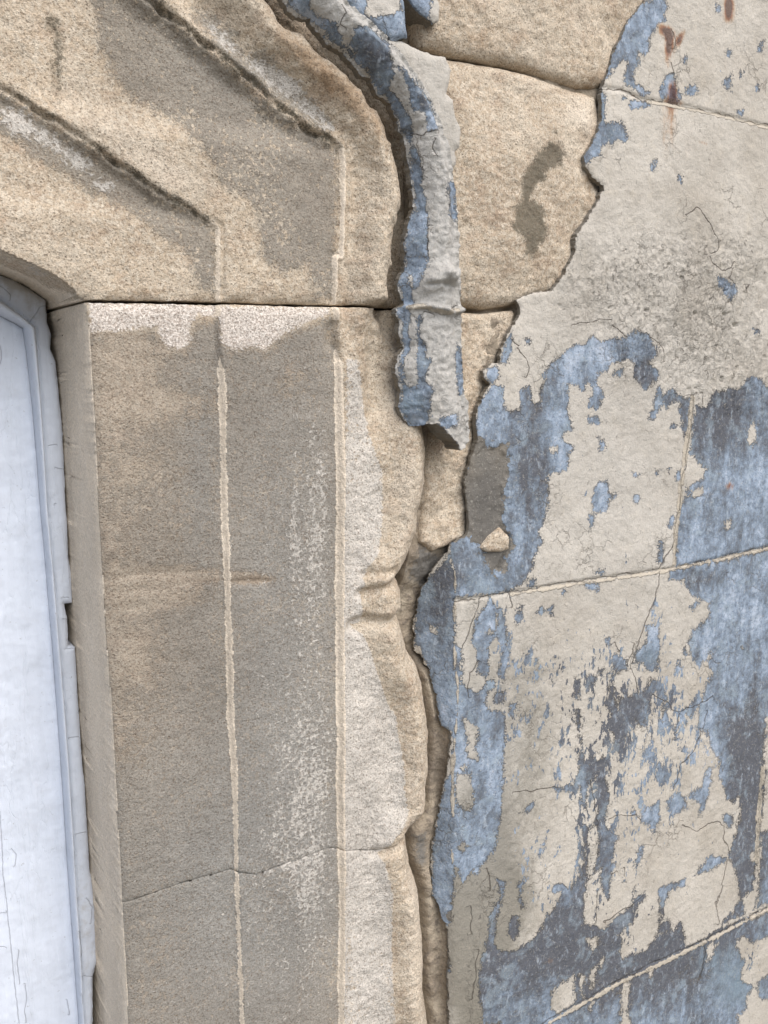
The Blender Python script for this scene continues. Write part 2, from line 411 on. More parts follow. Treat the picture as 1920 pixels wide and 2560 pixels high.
# opening arris (front edge of the reveal) and the inner edge of the reveal
arris = [(-900, 205), (-300, 492)]+T(0, 1, 0, 0, 200, 100, 400, 200, 480, 245, 562, 292)+T(0, 1, 575, 450, 590, 700, 610, 1000, 625, 1300, 640, 1659)+T(0, 2, 665, 400, 690, 850, 720, 1200, 745, 1659)+T(0, 3, 760, 300, 785, 700, 805, 1100, 825, 1500, 832, 1659)+[(380, 3600)]
open_poly = M(arris, YA); open_poly = open_poly+[(-3, -2), (-3, open_poly[0][1])]
step1 = [(-900, -260), (-300, 20)]+T(0, 0, 0, 530, 160, 610, 250, 680, 400, 770, 600, 925, 740, 1010, 900, 1115, 1000, 1200, 1100, 1270, 1260, 1350, 1420, 1480)+T(0, 1, 1420, 100, 1425, 600, 1450, 850, 1455, 1300, 1465, 1659)+T(0, 2, 1480, 400, 1495, 900, 1505, 1300, 1525, 1659)+T(0, 3, 1535, 400, 1540, 700, 1555, 1100, 1565, 1400, 1575, 1659)+[(628, 3600)]
step2 = [(-400, -420), (150, -160)]+T(0, 0, 1010, 0, 1130, 80, 1260, 200, 1450, 350, 1659, 500)+T(1, 0, 100, 620, 230, 720, 360, 820, 480, 880, 560, 950, 575, 1040, 575, 1300, 570, 1659)+T(1, 1, 530, 0, 530, 330, 545, 660, 550, 1000, 555, 1300, 558, 1659)+T(1, 2, 552, 500, 552, 1000, 555, 1659)+T(1, 3, 562, 500, 568, 1000, 560, 1659)+[(862, 3600)]
B_poly = M(step1, YB); B_poly = B_poly+[(3, -2), (3, 5), (-3, 5), (-3, B_poly[0][1])]
C_poly = M(step2, YC); C_poly = C_poly+[(3, -2), (3, 5), (-3, 5), (-3, C_poly[0][1])]
# outer edge of the stone: under the render strip above, eroded roll below
outer = [(450, -600), (620, -260)]+T(1, 0, 330, -20, 480, 110, 700, 330, 900, 560, 1060, 800, 1150, 1050, 1180, 1400)+T(1, 1, 1200, 0, 1200, 500, 1180, 900, 1150, 1060, 1128, 1140, 1142, 1300, 1135, 1450, 1110, 1620)+T(1, 2, 1090, 30, 1080, 150, 1040, 250, 990, 370, 955, 430, 978, 500, 988, 620, 962, 680, 985, 780, 1010, 890, 1075, 990, 1120, 1150, 1142, 1400, 1145, 1659)+T(1, 3, 1130, 100, 1130, 270, 1100, 340, 1010, 430, 1010, 500, 1030, 650, 1080, 780, 1095, 900, 1110, 1100, 1115, 1400, 1140, 1659)+[(1085, 3600)]
outer = [(u+(11 if v > 1060 else 0), v) for u, v in outer]
O_poly = M(outer, .002); O_poly = O_poly+[(-3, -2), (-3, 5), (O_poly[0][0], 5)]
jointA = [(-200, 748)]+T(0, 1, 330, 288, 560, 291, 1000, 298, 1290, 305, 1659, 312)+T(1, 1, 0, 315, 480, 325, 780, 335, 1000, 335, 1400, 335)
jointB = [(-200, 2440), (309, 2269), (450, 2220), (582, 2180), (640, 2186), (735, 2153), (821, 2121), (937, 2124), (975, 2105), (1035, 2085), (1100, 2075)]
top_poly = M(jointA, YB); top_poly = [(-3, top_poly[0][1])]+top_poly+[(3, top_poly[-1][1]), (3, 5), (-3, 5)]
bot_poly = M(jointB, YB); bot_poly = [(-3, bot_poly[0][1])]+bot_poly+[(3, bot_poly[-1][1]), (3, -3), (-3, -3)]
creases = [(M(T(1, 2, 630, 735, 700, 700, 850, 700, 960, 660), 0), .006, .004), (M(T(1, 2, 680, 525, 760, 500, 880, 455, 955, 430), 0), .005, .004),
           (M(T(1, 3, 770, 545, 860, 520, 1010, 430), 0), .004, .004), (M(T(1, 2, 700, 400, 850, 370), 0), .003, .003),
           (M(T(0, 2, 690, 440, 900, 400, 1250, 395), YA), .0009, .0026), (M(T(0, 2, 690, 520, 1000, 490, 1240, 470), YA), .0006, .003), (M(T(0, 2, 1500, 455, 1659, 450)+T(1, 2, 60, 450), YB), .0010, .0018), (M(T(0, 2, 700, 640, 900, 620, 1200, 580), YA), .0004, .003),
           (M(T(0, 0, 330, 130, 370, 300, 380, 450, 370, 600), YB), .0012, .0016),
           (M(T(1, 1, 545, 660, 540, 600, 500, 560, 505, 480, 520, 440), YC), .0035, .003)]
ZJ = unproj(900, 763, .005)[1]; Z1A = unproj(548, 560, YB)[1]; Z2A = unproj(850, 380, YC)[1]
gap_out = [(-900, 262), (-300, 540)]+T(0, 1, 0, 100, 110, 145, 200, 190, 330, 282)+T(0, 1, 345, 320, 380, 480, 375, 560, 400, 700, 430, 1100, 462, 1659)+T(0, 2, 490, 600, 520, 1000, 565, 1659)+T(0, 3, 600, 450, 625, 900, 642, 1270, 668, 1659)+[(285, 3600)]
YG = YA+.066
G_poly = M(gap_out, YG); G_poly = G_poly+[(-3, -2), (-3, G_poly[0][1])]
sl_ = [(470, -420), (560, -230), (660, -90)]+T(1, 0, 225, 0, 250, 50, 300, 85, 370, 100, 410, 150, 450, 205, 500, 265, 600, 325, 660, 385, 720, 460, 770, 490, 825, 590, 880, 625, 915, 690, 955, 760, 965, 830, 1000, 860, 1005, 940, 1035, 1050, 1045, 1150, 1060, 1250, 1060, 1350, 1035, 1400, 1030, 1460, 1005, 1500, 1000, 1659)+T(1, 1, 1005, 60, 1000, 90, 970, 115, 960, 170, 970, 230, 990, 300, 930, 360, 970, 410, 965, 500, 990, 590, 960, 640, 940, 720, 945, 780, 980, 880, 965, 980, 1000, 1060, 1040, 1100)
sr_ = T(1, 1, 1140, 1080, 1230, 1175, 1300, 1250, 1340, 1250, 1362, 1200, 1365, 1050, 1360, 960, 1330, 850, 1318, 600, 1312, 330, 1300, 0)+T(1, 0, 1300, 1450, 1282, 1300, 1262, 1080, 1225, 920, 1165, 760, 1110, 620, 1010, 470, 910, 330, 810, 225, 710, 130, 610, 40, 560, 0)+[(800, -120), (700, -300), (620, -480)]
YS = -.014
SL, SR = M(sl_, YS), M(sr_, YS)
strip_poly = SL+SR
def d_stone(X, Z): # inside the stone outline, soffit and reveal included
    return np.minimum(-sdf(X, Z, G_poly), sdf(X, Z, O_poly))
def y_stone(X, Z):
    n1 = noise(X, Z, 14, 1, 4); n2 = noise(X, Z, 70, 2, 4, .6); n3 = noise(X, Z, 260, 3, 3, .6)
    warp = n2*.0016+n3*.0006
    above = ss(ZJ-.004, ZJ+.004, Z)
    dA = -sdf(X, Z, open_poly)+n3*.0004; dB = sdf(X, Z, B_poly)+warp*.5; dC = sdf(X, Z, C_poly)+warp*.5
    dO = sdf(X, Z, O_poly)
    dG = np.clip(-sdf(X, Z, G_poly), 0, 1); q = np.clip(-dA, 0, 1)
    y = YA+.066*q/(q+dG+1e-5)+.0025*np.exp(-np.clip(dA, 0, 1)/.0025)
    wB = .0018+.001*above; wC = .0018+.001*above
    hol = ss(0, .01, dC)
    i1 = ss(Z1A-.006, Z1A+.012, Z); i2 = ss(Z2A-.006, Z2A+.012, Z)
    wob = noise(X, Z, 55, 11, 3)
    y -= (YA-YB)*((1-i1)*ss(-wB, wB, dB)+i1*ss(-.009, .001, dB)); y -= (YB-YC)*((1-i2)*ss(-wC, wC, dC)+i2*ss(-.012, .001, dC))
    y += .004*i1*(1-ss(-.008, .0005, dB))+.005*i2*(1-ss(-.011, .0005, dC))
    y += (above-i1)*.0016*np.exp(-((dB-.0026)/.0012)**2)+(above-i2)*.0022*np.exp(-((dC-.0028)/.0014)**2)
    # worn arrises and the dirty grooves under the arch steps
    y += .0034*i1*np.exp(-((dB+.0012+.0016*wob)/.0012)**2)*np.clip(.8+.9*wob+.5*n2, .45, 2)+.0012*i1*n2*np.exp(-((dB+.004)/.004)**2)
    y += .0045*i2*np.exp(-((dC+.0015+.0022*wob)/.0015)**2)*np.clip(.8+1.0*wob+.6*n2, .45, 2)+.003*i2*n2*np.exp(-((dC+.004)/.006)**2)+.0012*(above-i2)*np.exp(-((dC+.002)/.002)**2)
    y -= .0015*i2*np.exp(-((dC-.010)/.006)**2)*(1+n2*2.5)
    y -= .0007*(1-above)*np.exp(-((dB)/.0020)**2)+.0009*(1-above)*np.exp(-((dC)/.0022)**2)
    # arch: hollow and ridge of the outer moulding
    ds = -sdf(X, Z, strip_poly); upr = ss(ZJ-.035, ZJ+.01, Z)
    y += upr*hol*(.006*np.exp(-((ds-.040)/.011)**2))
    y += upr*(-.010*np.exp(-((ds-.017)/.010)**2)+.019*ss(.009, -.003, ds))
    # jamb: roll, hollowed near the joint
    low = 1-above
    t = np.clip(1-dO/.024, 0, 1)
    y += low*(-.009*np.exp(-((dO-.022)/.013)**2)+.026*(1-np.sqrt(np.clip(1-t*t, 0, 1))))*ss(-.01, .004, dC)
    zh = unproj(1000, 1000, 0)[1]
    y += low*.010*ss(.012, .03, dC)*ss(zh-.035, zh+.02, Z)
    for pl, dp, wd in creases:
        y += dp*np.exp(-(np.sqrt(seg_d2(X, Z, pl, False))/wd)**2)
    ero = ss(.0, .012, dC)
    n1, n2, n3 = [q_*(1-.7*(dA < 0)) for q_ in (n1, n2, n3)]
    y += n1*.002*(1+ero)+n2*(.0007+.0010*ero+.0006*above)+n3*(.0003+.0007*ero)
    return y
def block(which):
    def d(X, Z):
        dt = sdf(X, Z, top_poly); db = sdf(X, Z, bot_poly)
        k = {'top': dt-.0011, 'mid': np.minimum(-dt-.0005, -db-.0003), 'low': db-.0003}[which]
        return np.minimum(d_stone(X, Z), k)
    def y(X, Z):
        dt = sdf(X, Z, top_poly); db = sdf(X, Z, bot_poly)
        n = noise(X, Z, 60, 8, 3)
        r = .0035*np.exp(-np.abs(dt)/.0022)*(1+n*1.3)+.0008*np.exp(-np.abs(db)/.0014)*(1+n)
        if which == 'top': r += .003*np.exp(-np.abs(dt)/.006)*ss(.0, .012, sdf(X, Z, B_poly))
        return y_stone(X, Z)+r
    return d, y
film_polys = [
  # jamb A and B
  T(0, 1, 560, 520, 800, 500, 1000, 470, 1080, 610, 1200, 620, 1250, 560, 1270, 430, 1420, 400, 1430, 560, 1500, 625, 1659, 600)+T(1, 1, 60, 640, 150, 530, 300, 470, 430, 410, 480, 390, 500, 560, 530, 640, 560, 760)+[(858, 1000), (862, 2700), (300, 2700), (225, 1100)],
  # arch B
  T(0, 0, 560, -200, 620, 60, 640, 300, 790, 600, 980, 700, 1200, 820, 1350, 1000, 1450, 1180, 1659, 1330)+T(1, 0, 50, 1659)+T(1, 1, 150, 100, 330, 60, 400, 270, 500, 270, 515, 0)+T(1, 0, 530, 1400, 530, 1000, 400, 880, 0, 620)+T(0, 0, 1450, 420, 1100, 120, 900, -200),
  # arch A: under the first step
  T(0, 0, -200, 520, 0, 620, 380, 850, 650, 990, 1000, 1210, 1380, 1460)+T(0, 1, 1410, 0, 1410, 210, 1290, 210, 1240, 0)+T(0, 0, 1050, 1520, 760, 1330, 480, 1180, 260, 1020, 0, 860, -200, 760),
  # grey crust on the outer moulding
  T(1, 0, -60, 380, 60, 330, 200, 480, 330, 620, 450, 740, 520, 830, 430, 830, 300, 760, 150, 660, 0, 560, -100, 500)+T(0, 0, 1250, 100, 1300, 60, 1500, 180)]
white_poly = T(1, 1, 590, 670, 660, 670, 680, 800, 690, 960, 720, 1100, 760, 1250, 820, 1400, 820, 1659)+T(1, 2, 820, 0, 800, 250, 740, 350, 690, 420, 705, 470, 665, 520, 690, 640, 660, 715, 600, 725, 650, 770, 690, 800, 730, 880, 760, 980, 800, 1100, 850, 1250, 900, 1320, 920, 1450, 940, 1550, 960, 1659)+T(1, 3, 970, 200, 985, 300, 950, 400, 860, 510, 770, 540, 830, 620, 870, 740, 890, 850, 880, 1000, 880, 1300, 890, 1500, 900, 1659)+[(990, 2800), (862, 2800), (858, 1400)]
bare_poly = T(0, 1, 568, 296, 1000, 305, 1280, 320, 1659, 330)+T(1, 1, 200, 330, 470, 335, 470, 375, 300, 450, 150, 520, 60, 610, 0, 590)+T(0, 1, 1500, 605, 1440, 560, 1420, 400, 1290, 380, 1240, 420, 1230, 540, 1190, 600, 1090, 600, 1010, 450, 800, 490, 590, 490)
def stone_attrs(u, v, V):
    o = {}
    n = noise(V[:, 0], V[:, 2], 60, 21, 4)*30
    o['film'] = union(u, v, film_polys, 60)
    o['film'] = np.where((u < 560) & (v > 900), np.maximum(o['film'], -60+75*ss(225, 380, u)), o['film'])
    band = ss(800, 860, v)*(1-ss(1850, 2150, v))*(u < 640)
    o['film'] = np.where(band > 0, np.minimum(o['film'], -2+26*ss(250, 520, u)+60*ss(540, 570, u)+60*(1-band)), o['film'])
    bandB = (u > 560)*(u < 870)*(v > 740)
    o['film'] = np.where(bandB, np.minimum(o['film'], 26+30*ss(1400, 2000, v)), o['film'])
    # ochre streaks through the film on panel A
    o['film'] -= blobs(u, v, [(420, 1010, 170, 45, 30), (380, 1180, 120, 60, 14), (400, 1440, 150, 24, 52, -4), (370, 1485, 150, 34, 46), (620, 1447, 70, 14, 60), (330, 1620, 70, 90, 24), (330, 900, 90, 90, 28), (730, 950, 50, 60, 26)])
    inw = sdf(u, v, white_poly, 60)
    wh = np.where(inw > -8, .74+ss(0, 60, inw)*.12, 0)
    wh = wh*ss(-8, 4, inw)
    wh += ss(-8, 4, inw)*blobs(u, v, [(930, 1900, 60, 330, .5), (900, 2010, 60, 110, .4), (905, 1300, 40, 160, .18), (915, 1640, 40, 80, .3)])
    wh += .54*blobs(u, v, [(760, 1700, 70, 800, .26), (640, 2000, 160, 700, .16), (790, 1500, 50, 900, .22), (790, 2300, 70, 300, .12), (800, 1150, 30, 160, .15), (770, 1980, 90, 160, .36), (700, 2080, 90, 70, .38), (800, 1880, 40, 120, .3), (760, 2230, 110, 90, .36), (740, 2420, 130, 160, .26), (735, 1330, 12, 130, .55), (700, 1250, 70, 120, .24), (800, 1300, 36, 330, .42), (770, 1400, 50, 200, .22), (745, 1500, 14, 90, .2), (400, 1690, 70, 12, .5, -8), (430, 1075, 40, 10, .4), (560, 1850, 16, 60, .45), (545, 1330, 22, 420, .2), (660, 1330, 18, 160, .24), (590, 2350, 300, 260, .12), (500, 2160, 70, 60, .24), (460, 2400, 160, 180, .14), (700, 1800, 60, 200, .25), (740, 2160, 110, 30, .3, -18), (660, 1700, 60, 90, .2), (600, 1600, 40, 140, .14)])*(inw < 0)
    wh += blobs(u, v, [(50, 310, 60, 34, .8, 38), (120, 345, 40, 26, .5, 38), (190, 400, 60, 26, .8, 38), (262, 465, 34, 18, .8), (30, 290, 40, 30, .3), (565, 108, 40, 18, .8, 40), (640, 165, 40, 26, .6, 42), (700, 205, 50, 26, .9, 42), (775, 275, 60, 24, .8, 42), (735, 215, 30, 20, .5), (822, 318, 24, 10, .6), (520, 60, 40, 18, .4, 40), (835, 470, 12, 120, .25), (90, 680, 60, 20, .5, 25), (530, 680, 16, 60, .4)])
    o['white'] = wh
    o['bare'] = sdf(u, v, bare_poly, 60)
    l1 = ldist(u, v, [(p[0]-9, p[1]) for p in step1 if p[1] > 800], 60); l2 = ldist(u, v, [(p[0]-11, p[1]) for p in step2 if p[1] > 890], 60)
    l3 = ldist(u, v, T(0, 0, 1400, 1500, 1410, 1659)+T(0, 1, 1405, 170), 60)
    l4 = ldist(u, v, T(1, 0, 560, 1050, 555, 1659)+T(1, 1, 520, 40), 60)
    w1 = 9-3*ss(1000, 800, v)-3*ss(1900, 2300, v)
    x, z = V[:, 0], V[:, 2]
    dB = sdf(x, z, B_poly); dC = sdf(x, z, C_poly); pe = F/.55
    lo = ss(ZJ-.02, ZJ-.045, z); hi = ss(ZJ-.02, ZJ, z)
    e1 = (.0017-.0005*ss(1900, 2200, v)-np.abs(dB+.0002))*pe*(1-hi)-14*(1-lo)
    e2 = (.0026-.0006*ss(2000, 2300, v)-np.abs(dC+.0002))*pe*(1-hi)-14*(1-lo)
    vn = noise(x, z, 45, 61, 4); e1 = e1+vn*4*(e1 > -20); e2 = e2+vn*5*(e2 > -20)
    h1 = np.where(hi*(1-ss(Z1A, Z1A+.01, z)) > .5, (.0012-np.abs(dB))*pe, -60); h2 = np.where(hi*(1-ss(Z2A, Z2A+.01, z)) > .5, (.0014-np.abs(dC))*pe, -60)
    o['line'] = np.maximum.reduce([e1, e2, h1, h2])
    inner = sdf(u, v, arris+[(-2000, 3600), (-2000, 205)], 60)           # reveal and soffit
    o['line'] = np.maximum(o['line'], np.where(inner > -2, np.minimum(9+.0*u, inner+2)+2-7*ss(860, 770, v), -60))
    o['tint'] = blobs(u, v, [(880, 250, 150, 45, .75, 42), (740, 120, 140, 35, .6, 42), (960, 420, 60, 120, .25), (600, 50, 80, 30, .45, 40), (520, 1450, 260, 18, .4), (640, 1450, 60, 14, .5), (960, 950, 80, 90, .3), (700, 700, 120, 30, .3), (900, 650, 60, 60, .25), (330, 730, 160, 14, .4), (1000, 1460, 60, 60, .3), (960, 1600, 60, 110, .35), (200, 560, 200, 80, .3, 30)])-.15+blobs(u, v, [(300, 330, 170, 80, -.3, 36)])
    o['soil'] = np.clip((u < 840)*ss(770, 860, v)*.95, 0, 1)*(1-.5*ss(700, 840, u))
    o['pale'] = blobs(u, v, [(300, 340, 190, 85, .45, 38), (150, 120, 150, 130, .25), (960, 270, 100, 40, .4, 50), (1020, 520, 60, 100, .35), (900, 540, 60, 120, .35), (1020, 1200, 60, 130, .55), (40, 560, 120, 110, .3), (1040, 1950, 40, 260, .4), (1040, 2400, 50, 300, .5), (1010, 1380, 60, 60, .3), (450, 440, 140, 60, .3, 36), (200, 620, 180, 60, .2, 30), (900, 800, 60, 40, .2)])
    o['cool'] = np.clip(blobs(u, v, [(740, 1500, 200, 700, .8), (600, 2250, 360, 420, .9), (500, 1150, 50, 300, .5), (540, 200, 220, 120, .3, 40)]), 0, 1)
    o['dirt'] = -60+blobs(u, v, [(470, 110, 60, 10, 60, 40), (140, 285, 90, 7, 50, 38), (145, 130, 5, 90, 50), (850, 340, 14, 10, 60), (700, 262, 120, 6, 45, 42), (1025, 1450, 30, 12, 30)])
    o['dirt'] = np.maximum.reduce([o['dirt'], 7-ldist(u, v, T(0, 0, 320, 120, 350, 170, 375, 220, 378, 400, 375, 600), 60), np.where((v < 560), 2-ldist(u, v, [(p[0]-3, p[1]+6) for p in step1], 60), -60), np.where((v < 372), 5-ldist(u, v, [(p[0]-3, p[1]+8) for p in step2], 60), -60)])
    return {k: np.clip(a, -60, 60) for k, a in o.items()}
base_x = unproj(580, 1300, YA)[0]
surround = thing('stone_door_surround', (base_x, .05, 0), 'pale sandstone arched door surround with stepped mouldings, grey film and cream painted edges', 'stone surround')
xm = unproj(1220, 900, .0)[0]
for nm, wh in (('arch_stone', 'top'), ('jamb_stone', 'mid'), ('jamb_stone', 'low')):
    d, y = block(wh)
    zz = {'top': (ZJ-.03, 5), 'mid': (.80, ZJ+.03), 'low': (-1, 1.3)}[wh]
    o = piece(nm, STONE, surround, d, y, .13, (-1, xm+.02), zz, stone_attrs, edge_noise=.0007)
    o['label'] = {'top': 'large weathered arch stone with two carved steps', 'mid': 'jamb stone below the straight joint, pale patch along its top', 'low': 'lowest jamb stone below the slanting joint'}[wh]
# ================================================================== WALL
def gline(pts, y=0): return M(pts, y)
redge = [(1700, -400)]+T(2, 0, 890, -60, 870, 10, 770, 120, 720, 230, 670, 330, 640, 420, 612, 500, 600, 565, 590, 640, 588, 760, 575, 850, 525, 930, 482, 1010, 485, 1080, 540, 1160, 605, 1200, 590, 1260, 545, 1340, 470, 1460, 415, 1540, 400, 1659)+T(2, 1, 350, 100, 300, 180, 270, 225, 120, 245, 50, 285, 70, 330, 45, 420, 0, 490)+T(1, 1, 1620, 560, 1590, 620, 1590, 690, 1530, 705, 1480, 740, 1490, 790, 1530, 830, 1480, 900, 1450, 970, 1432, 1090, 1436, 1200, 1405, 1320, 1375, 1450, 1385, 1600)+T(1, 2, 1392, 60, 1396, 130, 1360, 175, 1290, 200, 1230, 290, 1120, 415, 1080, 510, 1050, 640, 1028, 760, 1040, 900, 1095, 950, 1140, 1080, 1175, 1200, 1195, 1390, 1262, 1425, 1262, 1560, 1250, 1659)+T(1, 3, 1240, 60, 1200, 200, 1180, 350, 1152, 520, 1140, 700, 1150, 830, 1220, 980, 1232, 1020, 1245, 1100, 1250, 1659)+[(1122, 3600)]
YR = .0
corner_x = unproj(1137, 1900, 0)[0]
R_poly = []
for pu, pv in redge:
    yy = 0.
    for _ in range(25):
        px_, pz_ = unproj(pu, pv, yy)
        yy = .6*yy+.4*max(0, (corner_x-px_)*1.15)*(pv > 1380)
    R_poly.append((px_, pz_))
R_poly = R_poly; R_poly = R_poly+[(5, -2), (5, 5), (R_poly[0][0], 5)]
scores = [M([(1350, 180)]+T(2, 0, 600, 565, 700, 580, 860, 640, 1080, 680, 1340, 735, 1659, 812)+[(2600, 470)], 0),
          M(T(1, 2, 1300, 575, 1500, 555, 1659, 525)+T(2, 2, 0, 520, 250, 478, 500, 440, 760, 405, 960, 375, 1200, 325, 1400, 280, 1659, 225)+[(2600, 1255)], 0),
          M([(1230, 2655)]+T(2, 3, 240, 1640, 400, 1550, 700, 1380, 1000, 1240, 1220, 1130, 1400, 1040, 1659, 905)+[(2600, 1930)], 0)]
vscores = [M(T(2, 1, 1180, 900, 1160, 1100, 1130, 1300, 1100, 1500, 1085, 1659)+T(2, 2, 1078, 80, 1055, 335), 0),
           M(T(2, 3, 1640, -20, 1600, 300, 1580, 600, 1560, 780, 1540, 960), 0),
           M(T(2, 3, 745, 1375, 730, 1500, 720, 1700), 0), M(T(2, 3, 1240, 1150, 1250, 1220, 1220, 1400), 0)]
def y_render(X, Z):
    n1 = noise(X, Z, 7, 31, 3); n2 = noise(X, Z, 40, 32, 4, .55); n3 = noise(X, Z, 170, 33, 4, .6)
    u, v = proj(X, X*0, Z)
    d = sdf(X, Z, R_poly)
    y = n1*.004+n2*.0012+n3*.0003
    rg = np.clip(blobs(u, v, rough_blobs), 0, 1)
    y += rg*(n3*.0010+n2*.0014-.0035*ss(.38, .6, noise(X, Z, 110, 37, 3, .6))*-1)
    y += .0012*np.exp(-np.clip(d, 0, 1)/.0012)
    zc = unproj(1137, 1440, 0)[1]
    lowc = ss(zc+.03, zc-.01, Z)
    y = y*(1-.6*np.exp(-((X-corner_x)/.01)**2)*lowc)
    back = np.clip(corner_x-X, 0, 1)
    y += back*1.15+.0012*np.exp(-np.abs(X-corner_x)/.002)
    for s in scores: y += (.0014+.001*n2)*np.exp(-(np.sqrt(seg_d2(X, Z, s, False))/.0015)**2)
    for s in vscores: y += .0018*np.exp(-(np.sqrt(seg_d2(X, Z, s, False))/.0018)**2)
    # missing finish coat beside the pocket: a shallow hollow
    y += .0022*ss(-14, 12, sdf(u, v, hollow_poly, 60)+noise(X, Z, 120, 39, 3)*22)+.006*ss(0, 10, sdf(u, v, T(1, 2, 1600, 90, 1655, 150, 1655, 250, 1600, 390, 1560, 380, 1620, 250), 60))
    return y
rough_blobs = [(1600, 760, 170, 170, .8), (1800, 850, 170, 150, .9), (1760, 650, 160, 90, .4), (1840, 640, 90, 60, .6), (1500, 700, 120, 80, .4), (1850, 990, 120, 60, .5)]
hollow_poly = T(1, 1, 1490, 1240, 1550, 1225, 1610, 1235, 1640, 1300, 1640, 1400, 1610, 1520, 1600, 1659)+T(1, 2, 1590, 60, 1640, 130, 1655, 230, 1600, 390, 1540, 420, 1470, 300, 1400, 190, 1380, 60)+T(1, 1, 1340, 1500, 1400, 1250)
